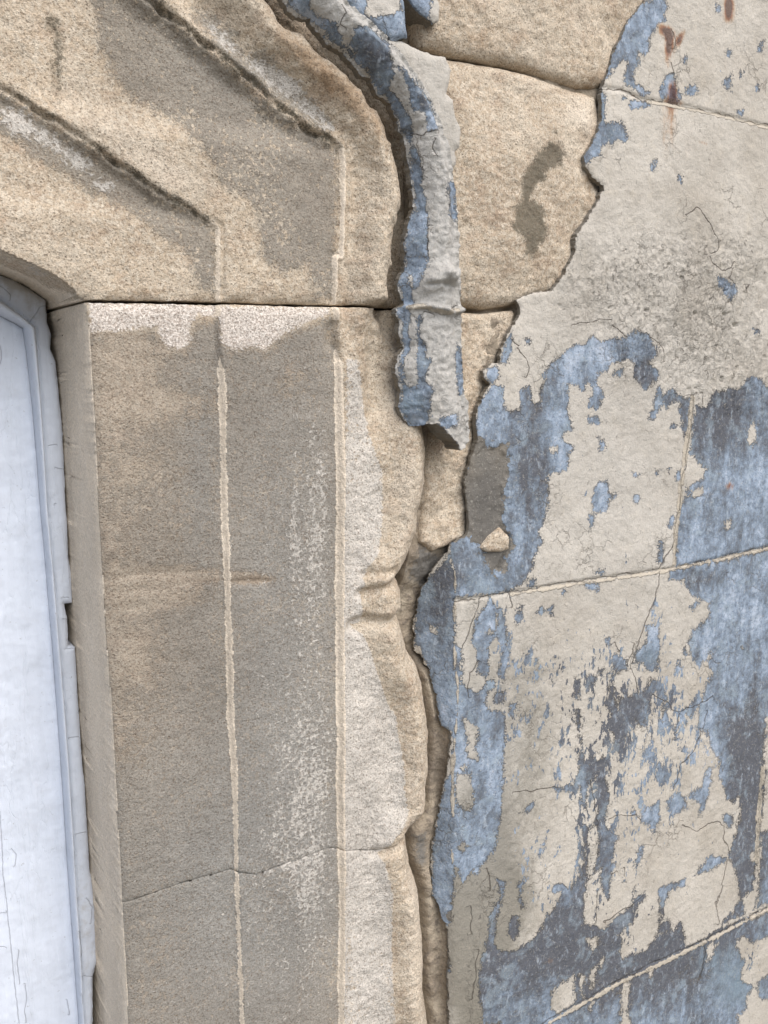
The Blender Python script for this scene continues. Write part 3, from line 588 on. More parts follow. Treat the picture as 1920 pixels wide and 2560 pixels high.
# blue areas (cream paint gone)
blue_polys = [
  T(2, 0, 880, 0, 990, -20, 1010, 50, 985, 80, 1000, 130, 940, 165, 925, 210, 895, 240, 885, 320, 850, 355, 820, 340, 815, 420, 790, 470, 800, 540, 830, 560, 870, 590, 910, 585, 900, 615, 850, 620, 800, 580, 760, 555, 735, 530, 730, 480, 745, 400, 720, 390, 690, 420, 650, 460, 610, 510, 560, 560, 600, 400, 700, 200, 800, 60),
  T(2, 0, 1000, 490, 1050, 480, 1060, 560, 1070, 640, 1020, 650, 960, 630, 950, 580, 980, 560), T(2, 0, 1130, 570, 1180, 555, 1200, 590, 1180, 620, 1140, 615),
  T(2, 0, 1075, 585, 1100, 610, 1095, 650, 1070, 650), T(2, 0, 1330, 40, 1355, 50, 1350, 90, 1330, 75), T(2, 0, 1395, 500, 1425, 480, 1415, 590, 1390, 590, 1370, 550),
  T(2, 0, 1610, 265, 1630, 260, 1615, 340, 1598, 330), T(2, 0, 1480, 450, 1500, 470, 1495, 515, 1482, 500), T(2, 0, 1465, 720, 1500, 715, 1505, 755, 1465, 745), T(2, 0, 1110, 375, 1130, 380, 1125, 420, 1108, 410), T(2, 0, 1400, 330, 1415, 335, 1410, 370, 1398, 360), T(2, 0, 1580, 560, 1600, 550, 1600, 585, 1585, 588),
  T(2, 0, 770, 660, 890, 660, 890, 685, 780, 710, 768, 690), T(2, 0, 715, 620, 745, 625, 740, 650, 715, 645),
  T(2, 0, 600, 795, 640, 790, 690, 800, 720, 780, 735, 820, 735, 910, 690, 905, 660, 945, 620, 930, 580, 950, 575, 1020, 520, 1010, 500, 1080, 470, 1080, 440, 1020, 540, 880, 570, 760),
  T(2, 0, 580, 600, 600, 620, 605, 780, 560, 780), T(2, 0, 930, 1030, 945, 1040, 930, 1100, 910, 1100, 915, 1070), T(2, 0, 1085, 1130, 1100, 1150, 1100, 1185, 1080, 1170),
  T(2, 1, 1330, 130, 1440, 180, 1460, 240, 1420, 290, 1370, 240), T(2, 1, 1560, 470, 1600, 480, 1600, 510, 1570, 505),
  # the big arch of blue
  T(2, 1, -60, 1000, 40, 1000, 60, 880, 110, 850, 125, 960, 190, 940, 180, 880, 215, 760, 260, 690, 330, 630, 410, 570, 470, 575, 520, 520, 580, 545, 680, 540, 745, 530, 800, 485, 870, 500, 920, 560, 950, 610, 930, 650, 890, 690, 910, 720, 950, 740, 950, 790, 900, 850, 860, 870, 810, 820, 785, 760, 790, 700, 745, 660, 690, 690, 640, 690, 620, 750, 560, 760, 550, 830, 600, 910, 580, 960, 540, 990, 500, 980, 520, 850, 490, 830, 460, 870, 420, 840, 370, 830, 360, 880, 375, 950, 355, 1020, 395, 1070, 380, 1130, 330, 1150, 320, 1190, 390, 1240, 370, 1300, 350, 1390, 300, 1410, 230, 1415, 240, 1540, 220, 1659)+T(2, 2, 205, 60, 170, 130, 200, 200, 150, 260, 145, 330, 110, 440, 0, 510, -40, 520)+T(1, 2, 1400, 545, 1290, 560, 1285, 250, 1480, 240),
  T(2, 1, 495, 1040, 550, 1030, 560, 1085, 500, 1085), T(2, 1, 560, 1170, 585, 1180, 605, 1220, 590, 1285, 570, 1270),
  T(2, 1, 525, 1510, 600, 1440, 625, 1450, 620, 1530, 670, 1545, 665, 1570, 630, 1580, 610, 1659, 525, 1659), T(2, 1, 785, 1410, 845, 1405, 825, 1440, 795, 1430), T(2, 1, 795, 1550, 820, 1555, 815, 1595, 793, 1590), T(2, 1, 660, 735, 710, 735, 700, 780, 665, 770), T(2, 1, 85, 540, 135, 515, 120, 570, 90, 570), T(2, 1, 930, 1385, 950, 1388, 940, 1420, 925, 1415), T(2, 1, 1065, 1395, 1090, 1400, 1085, 1450, 1065, 1460), T(2, 1, 1010, 1370, 1030, 1375, 1020, 1420, 1008, 1410),
  T(2, 1, 920, 940, 945, 860, 970, 870, 980, 900, 1010, 870, 1050, 865, 1110, 920, 1150, 925, 1140, 1060, 1135, 1190, 1105, 1150, 1100, 1060, 1085, 1000, 1090, 950, 1040, 950, 1010, 985, 970, 945, 950, 990, 930, 1050, 885, 1060, 885, 1020, 915, 1000), T(2, 1, 1030, 1085, 1055, 1090, 1055, 1115, 1030, 1110),
  # right blue field
  T(2, 1, 1290, 890, 1400, 860, 1480, 870, 1540, 785, 1600, 790, 1650, 850, 1800, 820, 1900, 1659)+T(2, 2, 1900, 200, 1659, 225, 1400, 290, 1200, 335, 1060, 350, 1080, 0)+T(2, 1, 1125, 1560, 1150, 1480, 1230, 1450, 1260, 1380, 1200, 1340, 1160, 1280, 1170, 1100, 1200, 970, 1260, 980, 1280, 930),
  T(2, 2, 1025, 385, 1080, 370, 1180, 345, 1400, 310, 1659, 245, 1900, 190, 1900, 1400, 1659, 1340)+T(2, 3, 1659, -60, 1630, 200, 1600, 560, 1560, 760, 1560, 930, 1470, 960, 1350, 1020, 1420, 940, 1480, 860, 1455, 700, 1440, 640, 1400, 590, 1300, 660, 1180, 700, 1280, 570, 1400, 590, 1440, 480, 1480, 300, 1470, 180, 1430, 230, 1390, 200, 1350, 60)+T(2, 2, 1340, 1590, 1290, 1540, 1270, 1440, 1200, 1400, 1220, 1270, 1250, 1130, 1290, 1060, 1270, 970, 1290, 910, 1220, 1000, 1170, 960, 1145, 850, 1180, 760, 1280, 680, 1280, 590, 1200, 560, 1130, 490, 1120, 440, 1060, 430, 1020, 440),
  T(2, 2, 1150, 620, 1200, 575, 1215, 590, 1170, 640), T(2, 2, 880, 745, 945, 740, 955, 900, 945, 1030, 870, 1020, 860, 970, 790, 990, 800, 920, 870, 850), T(2, 2, 530, 380, 600, 380, 590, 410, 535, 410), T(2, 2, 470, 460, 560, 455, 550, 525, 500, 500), T(2, 2, 100, 440, 155, 440, 150, 480, 110, 475), T(2, 2, 940, 340, 950, 190, 975, 200, 975, 320), T(2, 2, 1010, 90, 1040, 30, 1045, 80, 1020, 100), T(2, 2, 505, 120, 515, 20, 540, -10, 520, 80),
  T(2, 2, 650, 920, 740, 960, 750, 1020, 660, 1050, 645, 990), T(2, 2, 400, 1080, 440, 1090, 430, 1220, 405, 1210), T(2, 2, 490, 1060, 555, 1070, 520, 1150, 500, 1120), T(2, 2, 555, 1020, 600, 1020, 590, 1060, 560, 1055), T(2, 2, 600, 820, 635, 815, 630, 860, 605, 850), T(2, 2, 140, 660, 190, 620, 185, 655), T(2, 2, 215, 640, 270, 600, 260, 640, 275, 670, 255, 675, 245, 645), T(2, 2, 30, 690, 55, 600, 75, 610, 65, 690, 40, 730), T(2, 2, 310, 545, 330, 500, 350, 510, 330, 535),
  T(2, 2, 700, 1200, 800, 1180, 870, 1160, 900, 1080, 960, 1110, 1010, 1210, 990, 1220, 930, 1140, 905, 1200, 890, 1260, 860, 1290, 860, 1390, 820, 1380, 790, 1330, 750, 1400, 750, 1450, 700, 1560, 660, 1560, 660, 1460, 630, 1390, 640, 1300, 610, 1250, 650, 1060, 670, 1200, 690, 1280),
  T(2, 2, 980, 1240, 1010, 1240, 990, 1420, 970, 1410), T(2, 2, 1130, 1270, 1190, 1210, 1240, 1210, 1220, 1240, 1160, 1330, 1140, 1310), T(2, 2, 410, 1280, 440, 1280, 440, 1450, 450, 1500, 425, 1440), T(2, 2, 430, 1550, 470, 1560, 470, 1659, 430, 1640), T(2, 2, 520, 1620, 600, 1580, 640, 1610, 600, 1659, 530, 1659), T(2, 2, 945, 1620, 970, 1615, 975, 1659, 940, 1659), T(2, 2, 1050, 1420, 1080, 1370, 1060, 1480), T(2, 2, 1110, 870, 1135, 860, 1130, 930, 1110, 920), T(2, 2, 1080, 960, 1100, 965, 1080, 1030, 1060, 1020), T(2, 2, 80, 920, 120, 930, 110, 950, 85, 945), T(2, 2, 135, 950, 175, 960, 160, 980), T(2, 2, -20, 1240, 35, 1230, 10, 1330, -20, 1310),
  T(2, 3, 440, -20, 600, -30, 610, 60, 630, 210, 600, 350, 640, 420, 690, 450, 660, 540, 640, 700, 630, 850, 590, 800, 570, 700, 590, 640, 520, 700, 500, 720, 560, 580, 565, 480, 555, 380, 520, 380, 560, 300, 570, 100, 545, 60, 500, 90, 490, 180, 480, 270, 450, 240, 440, 130, 400, 150, 290, 155, 260, 125, 400, 110), T(2, 3, 450, 370, 500, 380, 490, 480, 470, 600, 465, 500), T(2, 3, 820, 500, 855, 510, 810, 660, 795, 650),
  T(2, 3, 840, 290, 950, 210, 960, 330, 920, 430, 890, 360, 835, 355), T(2, 3, 1000, 210, 1060, 170, 1110, 180, 1140, 250, 1080, 300, 1010, 280), T(2, 3, 1130, 190, 1220, 120, 1280, 0, 1300, 0, 1270, 180, 1230, 300, 1210, 310, 1220, 230), T(2, 3, 940, 0, 980, 0, 980, 120, 945, 70), T(2, 3, 780, 260, 800, 270, 795, 305, 780, 300), T(2, 3, 1380, 310, 1440, 300, 1440, 350, 1410, 400, 1385, 350),
  # the big slate area at the foot
  T(2, 3, 0, 1180, 80, 1150, 160, 1080, 230, 960, 300, 860, 320, 810, 260, 800, 300, 740, 340, 760, 380, 790, 430, 690, 460, 620, 490, 620, 480, 800, 465, 880, 465, 1020, 530, 1020, 600, 1050, 640, 1000, 760, 900, 800, 850, 870, 830, 780, 940, 820, 960, 700, 1080, 720, 1120, 690, 1200, 720, 1230, 790, 1210, 890, 1160, 940, 1080, 1000, 1060, 1060, 1050, 1090, 1000, 1130, 1150, 1220, 1120, 1280, 1070, 1400, 1020, 1560, 950, 1900, 790, 1900, 1900, 0, 1900, -60, 1659)+T(1, 3, 1600, 1659, 1480, 1659, 1450, 1500, 1440, 1350, 1470, 1200, 1500, 1080, 1560, 1180, 1659, 1190),
  T(2, 3, 940, 790, 1130, 715, 1110, 760, 1010, 800, 970, 1000, 1020, 980, 1040, 1060, 950, 1070, 960, 900), T(2, 3, 30, 830, 70, 830, 80, 910, 50, 910), T(2, 3, 0, 960, 45, 960, 40, 1060, 10, 1110, -20, 1080), T(2, 3, 50, 290, 140, 215, 140, 260, 80, 300), T(2, 3, 40, 760, 75, 720, 60, 820), T(2, 3, 800, 780, 790, 850, 860, 820, 870, 830, 795, 870, 780, 840),
  # beside the corner
  T(1, 2, 1290, 850, 1330, 900, 1330, 1110, 1440, 1180, 1500, 1100, 1540, 1080, 1540, 1150, 1480, 1200, 1500, 1280, 1600, 1300, 1620, 1400, 1600, 1590, 1540, 1659, 1450, 1659, 1420, 1560, 1440, 1400, 1350, 1340, 1370, 1480, 1370, 1620, 1300, 1659, 1285, 1659, 1270, 1430, 1190, 1390, 1100, 960, 1020, 830, 1050, 520, 1250, 270, 1290, 400),
  T(1, 2, 1460, 640, 1520, 555, 1550, 620, 1600, 620, 1640, 900, 1610, 1110, 1570, 1050, 1600, 860, 1560, 800, 1500, 870, 1510, 1060, 1440, 1050, 1430, 900, 1400, 850, 1430, 700), T(1, 2, 1540, 1180, 1610, 1160, 1610, 1240, 1540, 1240),
  T(1, 3, 1285, 0, 1360, 30, 1370, -60, 1600, -60, 1600, 120, 1590, 300, 1550, 500, 1490, 600, 1400, 660, 1340, 740, 1290, 640, 1270, 1000, 1230, 1010, 1140, 830, 1140, 500, 1230, 60), T(1, 3, 1560, 720, 1610, 740, 1600, 830, 1570, 940, 1540, 1100, 1500, 1120, 1520, 950, 1580, 830), T(1, 3, 1400, 670, 1450, 610, 1440, 700), T(1, 3, 1210, 1280, 1255, 1270, 1250, 1320, 1210, 1320)]
blue_holes = [T(1, 2, 1500, 740, 1530, 730, 1540, 790, 1510, 790), T(1, 2, 1550, 660, 1570, 680, 1550, 760), T(1, 2, 1130, 740, 1170, 740, 1180, 790, 1130, 790),
  T(1, 3, 1290, 30, 1380, 40, 1420, 200, 1380, 280, 1310, 240, 1280, 160), T(1, 3, 1310, 520, 1350, 480, 1370, 500, 1340, 560),
  T(2, 1, 240, 1230, 290, 1225, 300, 1270, 260, 1270), T(2, 1, 1530, 1120, 1570, 1080, 1590, 1150, 1550, 1250, 1520, 1180), T(2, 1, 1365, 950, 1390, 950, 1380, 990), T(2, 1, 1205, 1400, 1250, 1375, 1240, 1450, 1205, 1440), T(2, 1, 1160, 1520, 1240, 1500, 1240, 1560, 1170, 1570), T(2, 2, 1375, 70, 1415, 65, 1410, 110, 1380, 125),
  T(2, 2, 1490, 870, 1500, 880, 1495, 890), T(2, 3, 1490, 840, 1560, 790, 1600, 800, 1580, 920, 1510, 980), T(2, 3, 1545, 560, 1580, 540, 1570, 610, 1545, 590),
  T(2, 3, 480, 1110, 570, 1090, 560, 1140, 520, 1190), T(2, 3, 500, 1310, 600, 1230, 560, 1310, 520, 1430, 500, 1430), T(2, 3, 440, 1330, 465, 1340, 465, 1490, 440, 1480), T(2, 3, 270, 1430, 400, 1340, 410, 1520, 300, 1600, 250, 1560),
  T(2, 3, 710, 1400, 760, 1380, 760, 1800, 705, 1800), T(2, 3, 1450, 1150, 1490, 1090, 1560, 1130, 1700, 1070, 1800, 1000, 1800, 1300, 1659, 1340, 1590, 1390, 1590, 1470, 1640, 1500, 1800, 1500, 1800, 1900, 1450, 1900, 1460, 1600, 1520, 1560, 1530, 1470, 1550, 1420, 1480, 1370, 1500, 1250, 1470, 1180),
  T(2, 3, 1550, 1350, 1590, 1370, 1560, 1410, 1540, 1400), T(2, 3, 1530, 950, 1800, 830, 1800, 900, 1545, 980), T(2, 3, 1260, 1150, 1330, 1130, 1310, 1210, 1260, 1260), T(2, 3, 870, 1310, 930, 1300, 900, 1360), T(2, 3, 500, 1540, 530, 1510, 510, 1580),
  T(2, 2, 1650, 1340, 1900, 1300, 1900, 1700, 1620, 1659)+T(2, 3, 1590, 560, 1610, 200, 1625, 0)]
blue_polys += [T(2, 3, 1570, 1140, 1590, 1150, 1590, 1180, 1570, 1190), T(2, 3, 1540, 990, 1800, 870, 1800, 1060, 1550, 1090, 1500, 1080), T(2, 3, 1630, 420, 1800, 330, 1800, 800, 1590, 910, 1570, 880, 1600, 760, 1610, 600)]
pocket_poly = T(1, 1, 1420, 1150, 1500, 1215, 1560, 1225, 1625, 1235, 1650, 1300, 1640, 1400, 1610, 1520, 1600, 1659)+T(1, 2, 1590, 60, 1640, 130, 1655, 230, 1600, 390, 1540, 420, 1490, 310, 1450, 210, 1380, 200, 1330, 60)+T(1, 1, 1300, 1500, 1380, 1300)
blue_polys += [pocket_poly, T(1, 1, 1440, 950, 1530, 830, 1590, 850, 1620, 1000, 1620, 1240, 1500, 1240, 1430, 1180), T(1, 2, 1250, 180, 1400, 150, 1600, 350, 1659, 420, 1500, 520, 1290, 560, 1270, 300), T(1, 1, 1490, 725, 1560, 720, 1580, 800, 1530, 830, 1490, 790), T(1, 1, 1590, 690, 1620, 560, 1659, 480, 1659, 600, 1620, 700)]
cracks = [T(2, 1, 1180, 900, 1160, 1100, 1130, 1300, 1100, 1500, 1085, 1659), T(2, 2, 1078, 0, 1065, 110, 1050, 210, 1000, 270, 960, 370, 955, 470, 930, 560, 900, 640, 870, 740, 830, 830, 800, 910, 770, 1010, 800, 1100, 820, 1170), T(2, 2, 905, 1180, 980, 1225, 1080, 1300, 1200, 1250, 1300, 1190), T(2, 2, 1080, 1300, 1070, 1380), T(2, 2, 1230, 1420, 1180, 1540, 1090, 1659), T(2, 2, 665, 850, 690, 905), T(2, 2, 790, 850, 770, 930, 740, 1000), T(2, 2, 1270, 1290, 1240, 1410),
  T(2, 3, 0, 155, 130, 140, 240, 120, 290, 130), T(2, 3, 505, 80, 530, 200, 540, 300, 555, 370), T(2, 3, 1090, 0, 1070, 90, 1050, 155), T(2, 3, 1105, 360, 1140, 385, 1200, 400, 1270, 355, 1330, 350, 1365, 385, 1370, 460, 1400, 540, 1390, 640, 1370, 760, 1320, 880, 1335, 1010), T(2, 3, 555, 800, 540, 900, 545, 1010), T(2, 3, 640, 690, 680, 670), T(2, 3, 725, 650, 735, 740), T(2, 3, 1250, 1140, 1250, 1230, 1210, 1420), T(2, 3, 620, 330, 720, 310, 800, 305, 840, 340), T(2, 3, 600, 1000, 760, 900, 850, 830),
  T(2, 1, 380, 445, 480, 445, 560, 415, 650, 405), T(2, 1, 650, 450, 700, 485, 750, 525), T(2, 1, 1290, 0, 1300, 40, 1360, 90, 1420, 80, 1440, 40), T(2, 1, 870, 490, 940, 550, 985, 620, 990, 690), T(2, 1, 1110, 920, 1190, 890), T(2, 1, 1230, 890, 1235, 960), T(2, 1, 40, 590, 100, 680, 115, 740, 90, 790), T(2, 1, 40, 590, 0, 540), T(2, 1, 1430, 80, 1400, 150, 1450, 180), T(2, 1, 1530, 190, 1525, 240),
  T(2, 0, 1125, 1390, 1200, 1345, 1240, 1400, 1280, 1450, 1330, 1560, 1340, 1620, 1290, 1650), T(2, 0, 1035, 400, 1045, 470), T(2, 0, 1035, 180, 1060, 240, 1055, 320),
  T(1, 2, 1440, 570, 1420, 680, 1370, 790, 1340, 900), T(1, 2, 1370, 1200, 1380, 1060, 1440, 960), T(1, 2, 1640, 520, 1659, 620), T(1, 3, 1500, 650, 1520, 800), T(1, 3, 1385, 900, 1400, 1080), T(1, 3, 1440, 1180, 1400, 1500)]
lips = [s for s in scores]
def render_attrs(u, v, V):
    o = {}
    b = union(u, v, blue_polys, 30, blue_holes)
    o['cream'] = -b
    o['chip'] = .74*np.clip(blobs(u, v, [(1800, 150, 150, 130, .30), (1480, 1700, 200, 260, .42), (1600, 1850, 230, 260, .55), (1300, 1700, 60, 300, .35), (1400, 2200, 200, 150, .6), (1500, 2450, 260, 160, .4), (1230, 1700, 70, 260, .55), (1180, 2250, 60, 300, .2), (1500, 1200, 130, 160, .35), (1640, 1500, 120, 150, .2), (1850, 2400, 120, 160, .5), (1720, 1750, 100, 120, .4), (1560, 2000, 260, 200, .35)]), 0, 1)
    o['dark'] = .46+1.45*blobs(u, v, [(1590, 935, 50, 60, .35), (1240, 2450, 120, 120, .2), (1440, 2420, 200, 120, .15), (1790, 1050, 100, 120, .4), (1330, 1150, 50, 220, .30), (1340, 980, 60, 60, .1), (1480, 880, 120, 50, -.16), (1400, 1060, 70, 90, -.12), (1850, 1180, 90, 90, -.15), (1750, 1450, 60, 30, .35), (1850, 1480, 100, 90, -.10), (1780, 1640, 60, 90, -.05), (1860, 1850, 60, 80, .35), (1880, 2050, 50, 260, .38), (1780, 1910, 40, 80, -.3), (1620, 2400, 240, 130, .35), (1560, 2350, 260, 90, .22), (1870, 2100, 60, 200, .15), (1660, 2330, 110, 50, .45), (1430, 2330, 160, 70, .40), (1400, 2300, 60, 130, -.16), (1480, 2080, 40, 240, .3), (1570, 1760, 80, 100, .32), (1510, 1890, 40, 100, .4), (1450, 1750, 80, 90, .4), (1100, 1500, 40, 110, .25), (1240, 1650, 60, 300, .05), (1400, 80, 60, 60, .12), (1520, 650, 60, 50, .2), (1330, 2480, 90, 80, -.12), (1180, 1900, 60, 90, -.05), (1480, 2120, 20, 120, .1), (1150, 1420, 60, 60, .2), (1880, 2380, 60, 90, -.1), (1560, 1180, 60, 200, -.08), (1530, 340, 40, 50, .1), (1440, 290, 60, 60, .1)])
    o['teal'] = blobs(u, v, [(1190, 1440, 70, 100, .5), (1300, 1300, 40, 200, .4), (1260, 1560, 50, 160, .2), (1610, 1630, 60, 60, .6), (1800, 2480, 120, 100, .5), (1380, 60, 60, 60, .3), (1140, 1700, 50, 200, .2), (1760, 2370, 60, 60, .4), (1530, 330, 40, 50, .5), (1850, 2400, 60, 130, .3), (1330, 2500, 60, 60, .4)])
    o['bare'] = union(u, v, [T(1, 3, 1280, 820, 1380, 700, 1450, 760, 1480, 980, 1400, 1200, 1380, 1500, 1420, 1800, 1240, 1900, 1240, 1020), pocket_poly, T(1, 0, 2000, 10, 2010, 20, 2005, 30)], 40)
    o['rust'] = blobs(u, v, [(1822, 15, 12, 26, 1.5), (1822, 45, 16, 16, .5), (1668, 80, 26, 14, 1.2, 35), (1672, 112, 10, 26, 1.0), (1699, 100, 8, 26, .9, 25), (1672, 140, 12, 40, .45), (1682, 235, 10, 30, 1.4), (1684, 258, 22, 9, 1.0), (1672, 290, 22, 50, .42), (1668, 350, 26, 70, .22), (1760, 358, 14, 5, .6, 20), (1586, 240, 26, 14, .35), (1375, 2400, 10, 12, .4), (1825, 1215, 8, 8, .7), (1820, 1230, 30, 40, .2)])
    o['rough'] = np.clip(blobs(u, v, rough_blobs), 0, 1)
    o['grime'] = blobs(u, v, [(1340, 1800, 90, 200, .55), (1320, 2000, 90, 200, .4), (1200, 1700, 80, 330, .55), (1560, 820, 200, 100, .16), (1880, 680, 60, 50, .5), (1760, 950, 200, 30, .3), (1200, 2380, 90, 300, 1.7), (1190, 2100, 70, 120, .9), (1330, 2500, 100, 80, .7), (1300, 2250, 60, 90, .6), (1400, 860, 60, 100, .30), (1350, 950, 60, 90, .35), (1200, 1560, 60, 60, .3), (1220, 1250, 70, 150, 1.4), (1230, 1400, 60, 40, .5), (1320, 1650, 70, 100, .2)])
    ck = sdist(u, v, cracks)
    d = sdist(V[:, 0], V[:, 2], scores, .02)*F/.75
    o['crack'] = np.where(np.abs(d) < np.abs(ck), d, ck); o['near'] = np.abs(o['crack']); o['pale'] = blobs(u, v, [(1560, 1300, 260, 400, .25), (1200, 1900, 140, 500, .35), (1500, 900, 300, 300, .2)])
    o['rib'] = np.maximum.reduce([-60+0*u]+[4.5-ldist(u, v, [(p[0], p[1]+5) for p in pl], 60) for pl in (T(2, 2, 0, 520, 250, 478, 500, 440, 760, 405, 960, 375, 1200, 325, 1400, 280, 1659, 225), T(2, 3, 240, 1640, 400, 1550, 700, 1380, 1000, 1240, 1220, 1130, 1400, 1040, 1659, 905), T(2, 0, 860, 640, 1080, 680, 1340, 735, 1659, 812))]+[1.5+3*noise(V[:, 0], V[:, 2], 40, 44, 3)*2-ldist(u, v, T(1, 2, 1290, 380, 1288, 600, 1285, 850, 1292, 1020, 1310, 1150, 1296, 1400)+T(1, 3, 1275, 20, 1272, 500, 1270, 700), 60), 5-ldist(u, v, T(2, 1, 1170, 920, 1150, 1100, 1118, 1300, 1095, 1500, 1080, 1659)+T(2, 2, 1070, 80, 1050, 335), 60), 6-ldist(u, v, T(2, 3, 1630, 0, 1600, 300, 1585, 600), 60)])
    return {k: np.clip(a, -60, 60) for k, a in o.items()}
wall = thing('rendered_wall', (unproj(1500, 1500, 0)[0], .08, 0), 'old rendered wall with flaking cream paint over blue grey paint, scored into blocks', 'wall')
x0w = unproj(1020, 1500, .0)[0]
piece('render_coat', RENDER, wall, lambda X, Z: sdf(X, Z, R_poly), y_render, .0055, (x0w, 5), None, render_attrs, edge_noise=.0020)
# -------- exposed wall stones
def stone_slab(name, poly, ynom, bulge, seed, label, rr=.010, rough=1.0, attr=None):
    P = M(poly, ynom)
    xs = [p[0] for p in P]; zs = [p[1] for p in P]
    def y(X, Z):
        d = sdf(X, Z, P); n1 = noise(X, Z, 18, seed, 4); n2 = noise(X, Z, 80, seed+1, 4, .6); n3 = noise(X, Z, 260, seed+2, 3)
        t = np.clip(1-d/rr, 0, 1)
        return ynom-bulge*ss(0, .05, d)+rr*.9*(1-np.sqrt(np.clip(1-t*t, 0, 1)))+(n1*.004+n2*.0018+n3*.0006)*rough
    o = piece(name, STONE, wall, lambda X, Z: sdf(X, Z, P), y, .05, (min(xs)-.01, max(xs)+.01), (min(zs)-.01, max(zs)+.01), attr or wall_stone_attrs, edge_noise=.0003)
    o['label'] = label
    return o
def wall_stone_attrs(u, v, V):
    z = np.zeros(u.shape)
    return {'soil': z, 'film': z-60, 'white': blobs(u, v, [(1418, 60, 5, 60, .3)]), 'bare': z-60, 'line': z-60, 'cool': z,
            'tint': blobs(u, v, [(1230, 60, 120, 80, .15), (1500, 190, 60, 26, .6), (1480, 330, 26, 90, .5), (1440, 230, 160, 14, .5), (1470, 480, 20, 130, .4), (1440, 660, 60, 60, .3), (1220, 760, 90, 14, .4), (1200, 100, 40, 30, .5), (1180, 930, 60, 130, .35), (1540, 80, 26, 90, .35)])-.1,
            'pale': blobs(u, v, [(1340, 220, 120, 30, .4, 10), (1440, 280, 40, 40, .6), (1470, 330, 18, 60, .5), (1250, 330, 100, 100, .3), (1350, 60, 140, 80, .3), (1200, 820, 40, 30, .4)]),
            'dirt': -60+116*np.clip(union(u, v, [T(2, 0, 240, 900, 330, 930, 345, 1000, 330, 1070, 240, 1100, 200, 1180, 160, 1200, 130, 1280, 200, 1330, 210, 1420, 240, 1500, 200, 1580, 150, 1659, 90, 1659, 70, 1540, 0, 1480, 20, 1350, 60, 1270, 50, 1180, 90, 1100, 160, 980, 220, 950), T(2, 0, 265, 830, 285, 850, 270, 875)], 30)/60+.5, 0, 1)}
topjoint = T(1, 0, 1100, 300, 1240, 345, 1400, 375, 1659, 425)+T(2, 0, 150, 465, 330, 525, 430, 565, 610, 575)
S1 = [(u, v-3) for u, v in topjoint]+T(2, 0, 690, 480, 760, 240, 860, 80, 980, -60)+[(1720, -420), (1000, -420), (1030, -40)]
S2 = [(u, v+4) for u, v in topjoint[:-1]]+T(2, 0, 560, 600, 600, 720, 620, 830, 590, 940, 550, 1040, 545, 1120, 600, 1200, 610, 1290, 570, 1400, 520, 1490, 470, 1560, 460, 1659)+T(2, 1, 390, 140, 340, 230, 260, 260)+T(1, 1, 1659, 320, 1500, 345, 1400, 325, 1300, 318, 1150, 310)+[(1060, 500), (1040, 200)]
S3 = T(1, 1, 1150, 350, 1310, 362, 1480, 372, 1690, 350, 1680, 500, 1600, 640, 1560, 760, 1500, 900, 1480, 1000, 1430, 1150, 1445, 1260, 1400, 1330, 1380, 1440, 1400, 1659)+T(1, 2, 1390, 160, 1300, 200, 1160, 260, 1080, 200, 1100, 0)+T(1, 1, 1140, 1100)
stone_slab('wall_stone', S1, .004, .004, 50, 'exposed rounded sandstone block at the top, above the curved joint')
stone_slab('wall_stone', S2, .006, .005, 60, 'exposed sandstone block with a dark lichen stain')
stone_slab('wall_stone', S3, .008, .001, 70, 'small rough broken stone under the end of the render strip', rr=.006, rough=1.5)
small_chip = T(1, 2, 1465, 235, 1520, 160, 1590, 100, 1640, 150, 1640, 240, 1590, 260, 1500, 262)
stone_slab('stone_chip', small_chip, -.0005, .001, 90, 'small ochre stone chip showing through a hole in the blue paint', rr=.004)
# mortar behind everything
def mortar_attrs(u, v, V):
    return {'slate': union(u, v, [T(1, 1, 1400, 1150, 1500, 800, 1580, 700, 1640, 1659, 1380, 1659)+T(1, 2, 1620, 400, 1300, 480, 1100, 500, 980, 400, 1080, 240, 1180, 280, 1290, 200, 1400, 60), T(1, 3, 1030, 440, 1090, 440, 1110, 600, 1060, 640), T(2, 0, 480, 1080, 620, 1200, 560, 1330, 500, 1260), T(1, 0, 1040, 60, 1120, 60, 1130, 200, 1050, 200)], 40)}
def y_mortar(X, Z):
    u, v = proj(X, X*0+.02, Z)
    n1 = noise(X, Z, 22, 80, 4); n2 = noise(X, Z, 90, 81, 4, .6)
    y = .014+n1*.006+n2*.003
    y += -.009*ss(-10, 30, sdf(u, v, T(1, 1, 1400, 1100, 1520, 850, 1600, 700, 1900, 700, 1900, 1659, 1400, 1659)+T(1, 2, 1900, 420, 1400, 420, 1360, 100), 60))
    y += -.004*ss(1440, 1500, u)
    zc = unproj(1137, 1440, 0)[1]
    xa = unproj(1085, 1900, .02)[0]
    low = ss(zc+.02, zc-.02, Z)
    y = y-.006*ss(ZJ-.16, ZJ-.12, Z)*ss(1150, 1200, u)
    y += .012*ss(.006, .02, sdf(X, Z, R_poly))
    y += .018*ss(1360, 1400, v)*ss(1700, 1620, v)*low+.010*np.exp(-(np.sqrt(seg_d2(X, Z, M(T(1, 1, 1290, 338, 1500, 360, 1680, 345), .008), False))/.004)**2)
    y += low*(-.001-.008*ss(xa, corner_x+.001, X)+.016*np.exp(-(sdf(X, Z, O_poly)/.0030)**2))
    sR = sdf(X, Z, R_poly); m = ss(-.003, .001, sR)*low
    y = y*(1-m)+np.maximum(y, np.clip(corner_x-X, 0, 1)*1.15+.005)*m
    y += .006*ss(ZJ, ZJ+.03, Z)
    return y
